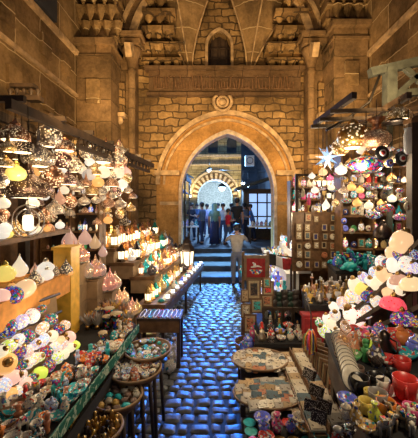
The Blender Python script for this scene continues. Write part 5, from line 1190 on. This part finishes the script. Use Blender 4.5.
for px, py in ((328, 345), (372, 312), (418, 260)): q = rackpt(px, py, .16); m = MB(); m.box((q.x, q.y, q.z/2), (.05, .05, q.z)); m.build('support', 'wood_dark', t)
# clear bottle glass rising in front of the rack
t = empty('tall_glass_bulb', Zp(345, 360, 1.30)); tag(t, 'tall pinkish glass cone with a bright bulb before the leaning plates', 'lamp')
m = MB(); m.lathe([(.04, 0), (.065, .03), (.06, .10), (.035, .18), (.02, .26)], 16); o = m.build('glass', 'clear_glass', t); o.color = (1, .6, .4, 1); m = MB(); m.ball((0, 0, .07), .035, 12, 8); m.build('bulb', 'glow_white', t)
# cabinet front and red box under the brass table
t = empty('red_chest', (1.13, 3.30, .82)); tag(t, 'dark red chest with gold corners before the brass candlesticks', 'chest')
m = MB(); m.box((0, -.03, .13), (.34, .12, .26)); m.build('body', 'cloth_red', t); m = MB(); m.box((0, 0, .275), (.36, .14, .03)); m.build('lid', 'cloth_red', t)
m = MB(); m.box((0, -.065, .22), (.05, .012, .06)); m.build('clasp', 'brass', t)
for i in range(6):
    put('figurine', (.70+i*.075, 4.0-.0*i, .821), 'tall dark Egyptian figure statuette behind the mirror boxes, %s from the stand' % nth(i), 'statuette', 'dark statuettes', s=2.4+.2*(i % 2), col=COL['iron'] if i % 2 else (.03, .06, .04))
# silvery blue glassware heaped by the gate jamb
t = empty('corner_display', (1.15, 8.0, 0)); tag(t, 'low block of shelves in the gate corner crowded with pale glass', 'shelf')
for k in range(3): m = MB(); m.box((.1+.16*k, 0, .3+.25*k), (.9-.3*k, .7, .25)); m.build('step', 'wood_weathered', t)
m = MB(); m.box((.1, 0, .09), (.85, .66, .18)); m.build('plinth', 'wood_dark', t)
for k in range(3):
    for c_ in range(6):
        cn = R.choice(('white', 'pale blue', 'silver', 'turquoise')); kd, wd = R.choice((('bottle', 'bottle'), ('goblet', 'goblet'), ('vase', 'vase')))
        put(kd, (.72+.3*k+(c_ % 2)*.12, 7.72+(c_//2)*.22, .426+.25*k), '%s %s on the gate corner shelves, step %s up, place %s' % (cn, wd, nth(k), nth(c_)), wd, 'glass on the gate corner shelves', rz=c_, s=1.9, col=COL[cn])
# patterned rugs and clothes hanging below the star, against the shelf end
for i, (px, py, cn) in enumerate(((303, 188, 'ivory'), (309, 196, 'rose'), (317, 186, 'red'), (313, 208, 'bone'), (321, 212, 'pale blue'), (306, 204, 'terracotta'), (328, 218, 'turquoise'), (322, 196, 'dark brown'), (334, 206, 'gold'), (299, 200, 'bone'))):
    p = W(px, py, 5.6); o = put('key_tassel', p, '%s beaded tassel hanging from the cross rail by the gate pier, %s along' % (cn, nth(i)), 'tassel', 'beaded tassels on the cross rail', s=1.9, col=COL[cn])
    m = MB(); m.tube([(0, 0, .01), (0, 0, (2.85-p.z)/1.9)], .003, 4); m.build('string', 'iron', o)
t = empty('cross_rail', (1.9, 5.6, 2.86)); tag(t, 'dark rail by the gate pier holding beaded tassels', 'rail')
m = MB(); m.beam((-.4, 0, 0), (.75, 0, 0), .04, .04); m.build('bar', 'wood_dark', t)
for x in (-.38, .7): m = MB(); m.box((x, 0, -1.44), (.05, .05, 2.88)); m.build('post', 'wood_dark', t)
# lit shelves between the gate pier and the canopy
t = empty('lit_gate_shelves', (2.1, 6.25, 0)); tag(t, 'tall open shelves of lit lanterns and coloured glass beside the gate pier', 'shelf unit')
for z in (1.62, 1.88, 2.14, 2.40, 2.66): m = MB(); m.box((0, 0, z), (1.1, .26, .025)); m.build('shelf', 'wood_brown', t)
m = MB(); m.box((0, .14, 1.4), (1.12, .02, 2.8)); m.build('back_panel', 'wood_brown', t)
for x in (-.55, .55): m = MB(); m.box((x, 0, 1.4), (.03, .26, 2.8)); m.build('upright', 'wood_dark', t)
for r_, z in enumerate((1.62, 1.88, 2.14, 2.40, 2.66)):
    for c_ in range(10):
        k, wd, cat, s_ = R.choice((('hex_lantern', 'white-paned lantern', 'lantern', .85), ('tinted_lantern', 'coloured glass lantern', 'lantern', .95), ('bottle', 'glass bottle', 'bottle', 1.7), ('goblet', 'goblet', 'goblet', 1.6), ('vase', 'vase', 'vase', 1.6), ('tinted_lantern', 'coloured glass lantern', 'lantern', .95)))
        cn = R.choice(('turquoise', 'rose', 'white', 'brass', 'ivory', 'pale blue', 'iron', 'gold'))
        put(k, (1.63+c_*.104, 6.2+R.uniform(-.03, .04), z+.0135), '%s %s on the gate pier shelves, board %s, place %s' % (cn, wd, nth(r_), nth(c_)), cat, 'lit wares by the gate pier', rz=R.uniform(0, 6), s=s_, col=COL[cn])
# framed papyri leaning between the tile crates and the mug table
for i in range(7):
    cn = ('terracotta', 'ivory', 'sand', 'bone', 'gold', 'ivory', 'terracotta')[i]
    put('picture_frame', (.955, 2.42+i*.10, .722), '%s framed papyrus leaning beside the outer tile crate, %s towards the gate' % (cn, nth(i)), 'picture', 'framed papyri by the crates', rz=-.75, s=.95, col=COL[cn], tilt=-.2)
# ---------------------------------------------------------------- people
def skin_mesh(name, verts, edges, rad, mat, parent, sub=1, root=0):
    me = bpy.data.meshes.new(name); bm = bmesh.new(); L = bm.verts.layers.skin.verify()
    vs = [bm.verts.new(v) for v in verts]
    for v, r in zip(vs, rad):
        v[L].radius = (r, r) if isinstance(r, (int, float)) else r
    vs[root][L].use_root = True
    for a, b in edges: bm.edges.new((vs[a], vs[b]))
    bm.to_mesh(me); bm.free(); o = bpy.data.objects.new('tmp', me); C.objects.link(o)
    o.modifiers.new('k', 'SKIN'); sb = o.modifiers.new('s', 'SUBSURF'); sb.levels = sb.render_levels = sub
    dg = bpy.context.evaluated_depsgraph_get(); nm = bpy.data.meshes.new_from_object(o.evaluated_get(dg)); bpy.data.objects.remove(o)
    nm.materials.clear(); nm.materials.append(MT[mat]); nm.polygons.foreach_set('use_smooth', [True]*len(nm.polygons))
    p = bpy.data.objects.new(name, nm); C.objects.link(p); p.parent = parent; return p
def person(label, loc, rz, H, shirt, trousers, hair=(.015, .012, .012), arms='down', stride=.06, skirt=False, scarf=None, hold=None, skin=(.38, .20, .13), lean=0.):
    t = empty('person', loc, rz); tag(t, label, 'person', 'people in the street' if hold != 'phone' else None); k = H/1.72; t.scale = (k, k, k)
    V = []; E = []; Rr = []
    def a(p, r, par=None):
        V.append(Vector(p)); Rr.append(r)
        if par is not None: E.append((par, len(V)-1))
        return len(V)-1
    ln = lean
    pel = a((0, 0, .93), .098); w_ = a((0, ln*.3, 1.08), .105, pel); ch = a((0, ln*.7, 1.27), .125, w_); nk = a((0, ln, 1.43), .06, ch)
    n2 = a((0, ln+.01, 1.50), .052, nk); hd = a((0, ln+.025, 1.59), .088, n2); ht = a((0, ln+.02, 1.66), .074, hd)
    legs = []; arm = []
    for s in (-1, 1):
        hp = a((s*.09, 0, .86), .088, pel); kn = a((s*.10, s*stride+.02, .48), .056, hp); an = a((s*.10, s*stride*1.6-.02, .09), .038, kn); to = a((s*.115, s*stride*1.6+.10, .035), .034, an)
        legs.append(((s*.09, 0, .86), (s*.10, s*stride+.02, .48), (s*.10, s*stride*1.6-.02, .10)))
        S = Vector((s*.175, ln, 1.385))
        if arms == 'down': el, wr = S+Vector((s*.06, .0, -.28)), S+Vector((s*.05, .07, -.53))
        elif arms == 'front': el, wr = S+Vector((s*.06, .04, -.27)), S+Vector((-s*.03, .25, -.22))
        elif arms == 'camera': el, wr = S+Vector((s*.15, .13, -.16)), S+Vector((-s*.07, .27, .05))
        sh = a(S, .056, ch); e = a(el, .040, sh); wv = a(wr, .027, e); dr = (wr-el).normalized(); pm = a(wr+dr*.05, .03, wv)
        sd = dr.cross(Vector((s, 0, .2))).normalized(); up = dr.cross(sd).normalized()
        for q in range(4):
            f1 = a(wr+dr*.085+sd*(q-1.5)*.019, .009, pm); f2 = a(wr+dr*(.118-.006*abs(q-1.5))+sd*(q-1.5)*.021+up*.012, .008, f1)
            a(wr+dr*(.14-.008*abs(q-1.5))+sd*(q-1.5)*.021+up*.030, .007, f2)
        th = a(wr+dr*.045+sd*.034, .010, pm); a(wr+dr*.075+sd*.05+up*.018, .008, th)
        arm.append((S, el, wr))
    b = skin_mesh('body', V, E, Rr, 'skin_obj', t, 1); b.color = (*skin, 1)
    # shirt with sleeves
    V2 = [(0, 0, .88), (0, ln*.3, 1.05), (0, ln*.7, 1.27), (0, ln, 1.42)]; E2 = [(0, 1), (1, 2), (2, 3)]; R2 = [(.175, .15), (.15, .125), (.16, .13), (.08, .07)]
    for S, el, wr in arm: V2 += [S, S.lerp(el, .75)]; i = len(V2); E2 += [(2, i-2), (i-2, i-1)]; R2 += [.074, .06]
    sh = skin_mesh('shirt', V2, E2, R2, 'cloth_obj', t, 1); sh.color = (*shirt, 1)
    if skirt:
        m = MB(); m.lathe([(.21, .06), (.19, .4), (.17, .7), (.15, .98), (.12, 1.1)], 18, flute=6, fa=.05, sy=.8); o = m.build('skirt', 'cloth_obj', t)
    else:
        V3 = [(0, 0, 1.03), (0, 0, .90)]; E3 = [(0, 1)]; R3 = [(.135, .12), (.16, .14)]
        for hp, kn, an in legs: V3 += [hp, kn, an]; i = len(V3); E3 += [(1, i-3), (i-3, i-2), (i-2, i-1)]; R3 += [.105, .078, .062]
        o = skin_mesh('trousers', V3, E3, R3, 'cloth_obj', t, 1)
    o.color = (*trousers, 1)
    for s in (-1, 1): m = MB(); m.ball((s*.11, s*stride*1.6+.045, .035), (.045, .125, .04), 10, 6); m.build('shoe', 'iron', t)
    hx, hy, hz = 0, ln+.022, 1.63
    m = MB()
    if scarf:
        m.lathe([(.17, -.42), (.16, -.25), (.105, -.12), (.118, -.03), (.122, .04), (.10, .10), (.05, .135), (.001, .14)], 16, c=(hx, hy-.015, hz)); o = m.build('headscarf', 'cloth_obj', t); o.color = (*scarf, 1)
    else:
        m.lathe([(.094, -.035), (.108, .0), (.106, .05), (.085, .095), (.04, .12), (.001, .125)], 14, c=(hx, hy-.018, hz)); m.lathe([(.05, -.09), (.085, -.04), (.09, 0)], 12, c=(hx, hy-.03, hz)); o = m.build('hair', 'skin_obj', t); o.color = (*hair, 1)
    m = MB(); m.lathe([(.016, -.02), (.010, .02), (.004, .03)], 6, c=(hx, hy+.098, hz-.035)); o = m.build('nose', 'skin_obj', t); o.color = (*skin, 1)
    for s in (-1, 1):
        m = MB(); m.ball((hx+s*.034, hy+.085, hz-.005), (.013, .008, .008), 8, 6); m.build('eye', 'iron', t)
        m = MB(); m.ball((hx+s*.096, hy-.005, hz-.02), (.012, .02, .032), 8, 6); o = m.build('ear', 'skin_obj', t); o.color = (*skin, 1)
    m = MB(); m.ball((hx, hy+.09, hz-.075), (.024, .008, .007), 8, 5); o = m.build('mouth', 'skin_obj', t); o.color = (.3, .08, .07, 1)
    return t, arm
s = N('skin_obj'); s.p(col=s.oc(), rough=.6)
t, arm = person('person seen from behind in beige shirt and grey trousers raising a phone before the steps', (.63, 8.62, 0), 0, 1.74, (.42, .35, .27), (.16, .155, .16), arms='camera', stride=.035, hold='phone')
w_ = (arm[0][2]+arm[1][2])/2*1.0; o = empty('phone', (.63+w_.x, 8.62+w_.y*1.01+.10, w_.z*1.01+.07)); tag(o, 'black phone held up by the person in the beige shirt', 'phone')
m = MB(); m.box((0, 0, 0), (.15, .009, .075)); m.build('case', 'iron', o); m = MB(); m.box((0, -.006, 0), (.14, .003, .066)); m.build('screen', 'screen_dim', o)
def street(px, fy_, label, rz, H, shirt, tr, **k):
    p = Zp(px, fy_, .66); person(label, (p.x, p.y, .66), rz, H, shirt, tr, **k)
street(191.5, 240, 'person in dark shirt at the far table under the awning', 2.6, 1.72, (.03, .03, .05), (.03, .04, .08), arms='front')
street(202, 244, 'stocky person in mid-blue shirt and dark trousers with folded arms', 1.0, 1.74, (.08, .16, .34), (.02, .04, .12), arms='front')
street(214.5, 245, 'person in teal headscarf and long navy skirt seen from behind', .1, 1.68, (.10, .25, .30), (.015, .03, .12), skirt=True, scarf=(.16, .36, .42))
street(223, 241, 'person in white shirt behind the red shirt', 2.9, 1.70, (.7, .72, .75), (.08, .10, .16))
street(228, 244.5, 'young person in bright red shirt and blue jeans', -1.2, 1.48, (.55, .02, .05), (.05, .10, .25), arms='front', stride=.09)
street(231.5, 239, 'person in teal shirt behind the tall black shirt', .4, 1.70, (.06, .28, .33), (.05, .06, .1))
street(237, 243, 'tall person in black shirt standing above the crowd', -.4, 1.92, (.012, .013, .018), (.015, .018, .03), arms='down')
street(244.5, 240, 'person in grey-blue shirt beside the tall black shirt', .8, 1.72, (.22, .28, .36), (.03, .04, .08))
street(253, 241, 'person in royal blue shirt leaning forward near the kiosk', 1.5, 1.66, (.03, .12, .45), (.02, .03, .07), arms='front', lean=.12)
street(207, 236.5, 'person in pale lilac shirt behind the blue shirt', 3.0, 1.68, (.42, .40, .62), (.1, .1, .2))
street(218, 235, 'person in light grey shirt far back under the arch', 3.1, 1.72, (.5, .55, .6), (.05, .06, .1))
street(197, 235, 'person in navy shirt far back near the awning post', 2.8, 1.7, (.04, .07, .16), (.05, .05, .08))
# table and goods in the street
for i, (px, py, wd, lab) in enumerate(((188, 243, 1.0, 'white-clothed street table left of the crowd'.replace('left of', 'beside')), (262, 243, 1.2, 'pale street table before the kiosk'))):
    p = Zp(px, py, .66); t = empty('street_table', (p.x, p.y, .66)); tag(t, lab, 'table'); m = MB(); m.box((0, 0, .72), (wd, .6, .05)); m.build('table_top', 'white_paint', t)
    for x in (-1, 1):
        for y in (-1, 1): m = MB(); m.box((x*wd*.44, y*.25, .35), (.05, .05, .70)); m.build('leg', 'iron', t)
for i in range(10):
    px = 183+i*1.6 if i < 5 else 255+(i-5)*3.4; p = Zp(px, 243, .66); cn = ('white', 'pale blue', 'lilac', 'silver', 'turquoise')[i % 5]
    put('jar' if i % 2 else 'vase', (Zp(188 if i < 5 else 262, 243, .66).x-.4+(i % 5)*.19, p.y, 1.406), '%s pot on the %s' % (cn, 'white-clothed street table' if i < 5 else 'pale street table before the kiosk'), 'pot', 'pots on street tables', s=2.2, col=COL[cn])
# hanging signs and lit stall fronts on the street's awning side
for i, (y, z0, h, c) in enumerate(((12.6, .7, 2.2, 'glow_shop'), (15.2, .9, 2.4, 'glow_shop'), (18.0, .8, 2.2, 'glow_shop'))):
    t = empty('street_stall', (-2.35-.1*i, y, .66)); tag(t, 'lit white stall front on the awning side of the street, %s from the gate' % nth(i), 'stall', 'stalls on the awning side')
    m = MB(); m.box((0, 0, 1.2), (.6, 1.7, 2.4)); m.build('body', 'wood_weathered', t); m = MB(); m.box((.32, 0, 1.35), (.03, 1.3, 1.3)); m.build('window', c, t)
    m = MB(); m.beam((.3, -.9, 2.45), (.95, -.9, 2.3), .04, .05); m.add([(.3, -.9, 2.5), (.3, .9, 2.5), (1.0, .9, 2.3), (1.0, -.9, 2.3), (.3, -.9, 2.46), (.3, .9, 2.46), (1.0, .9, 2.26), (1.0, -.9, 2.26)], [(0, 1, 2, 3), (7, 6, 5, 4), (0, 3, 7, 4), (1, 2, 6, 5), (2, 3, 7, 6), (0, 1, 5, 4)]); m.build('awning', 'cloth_blue', t)
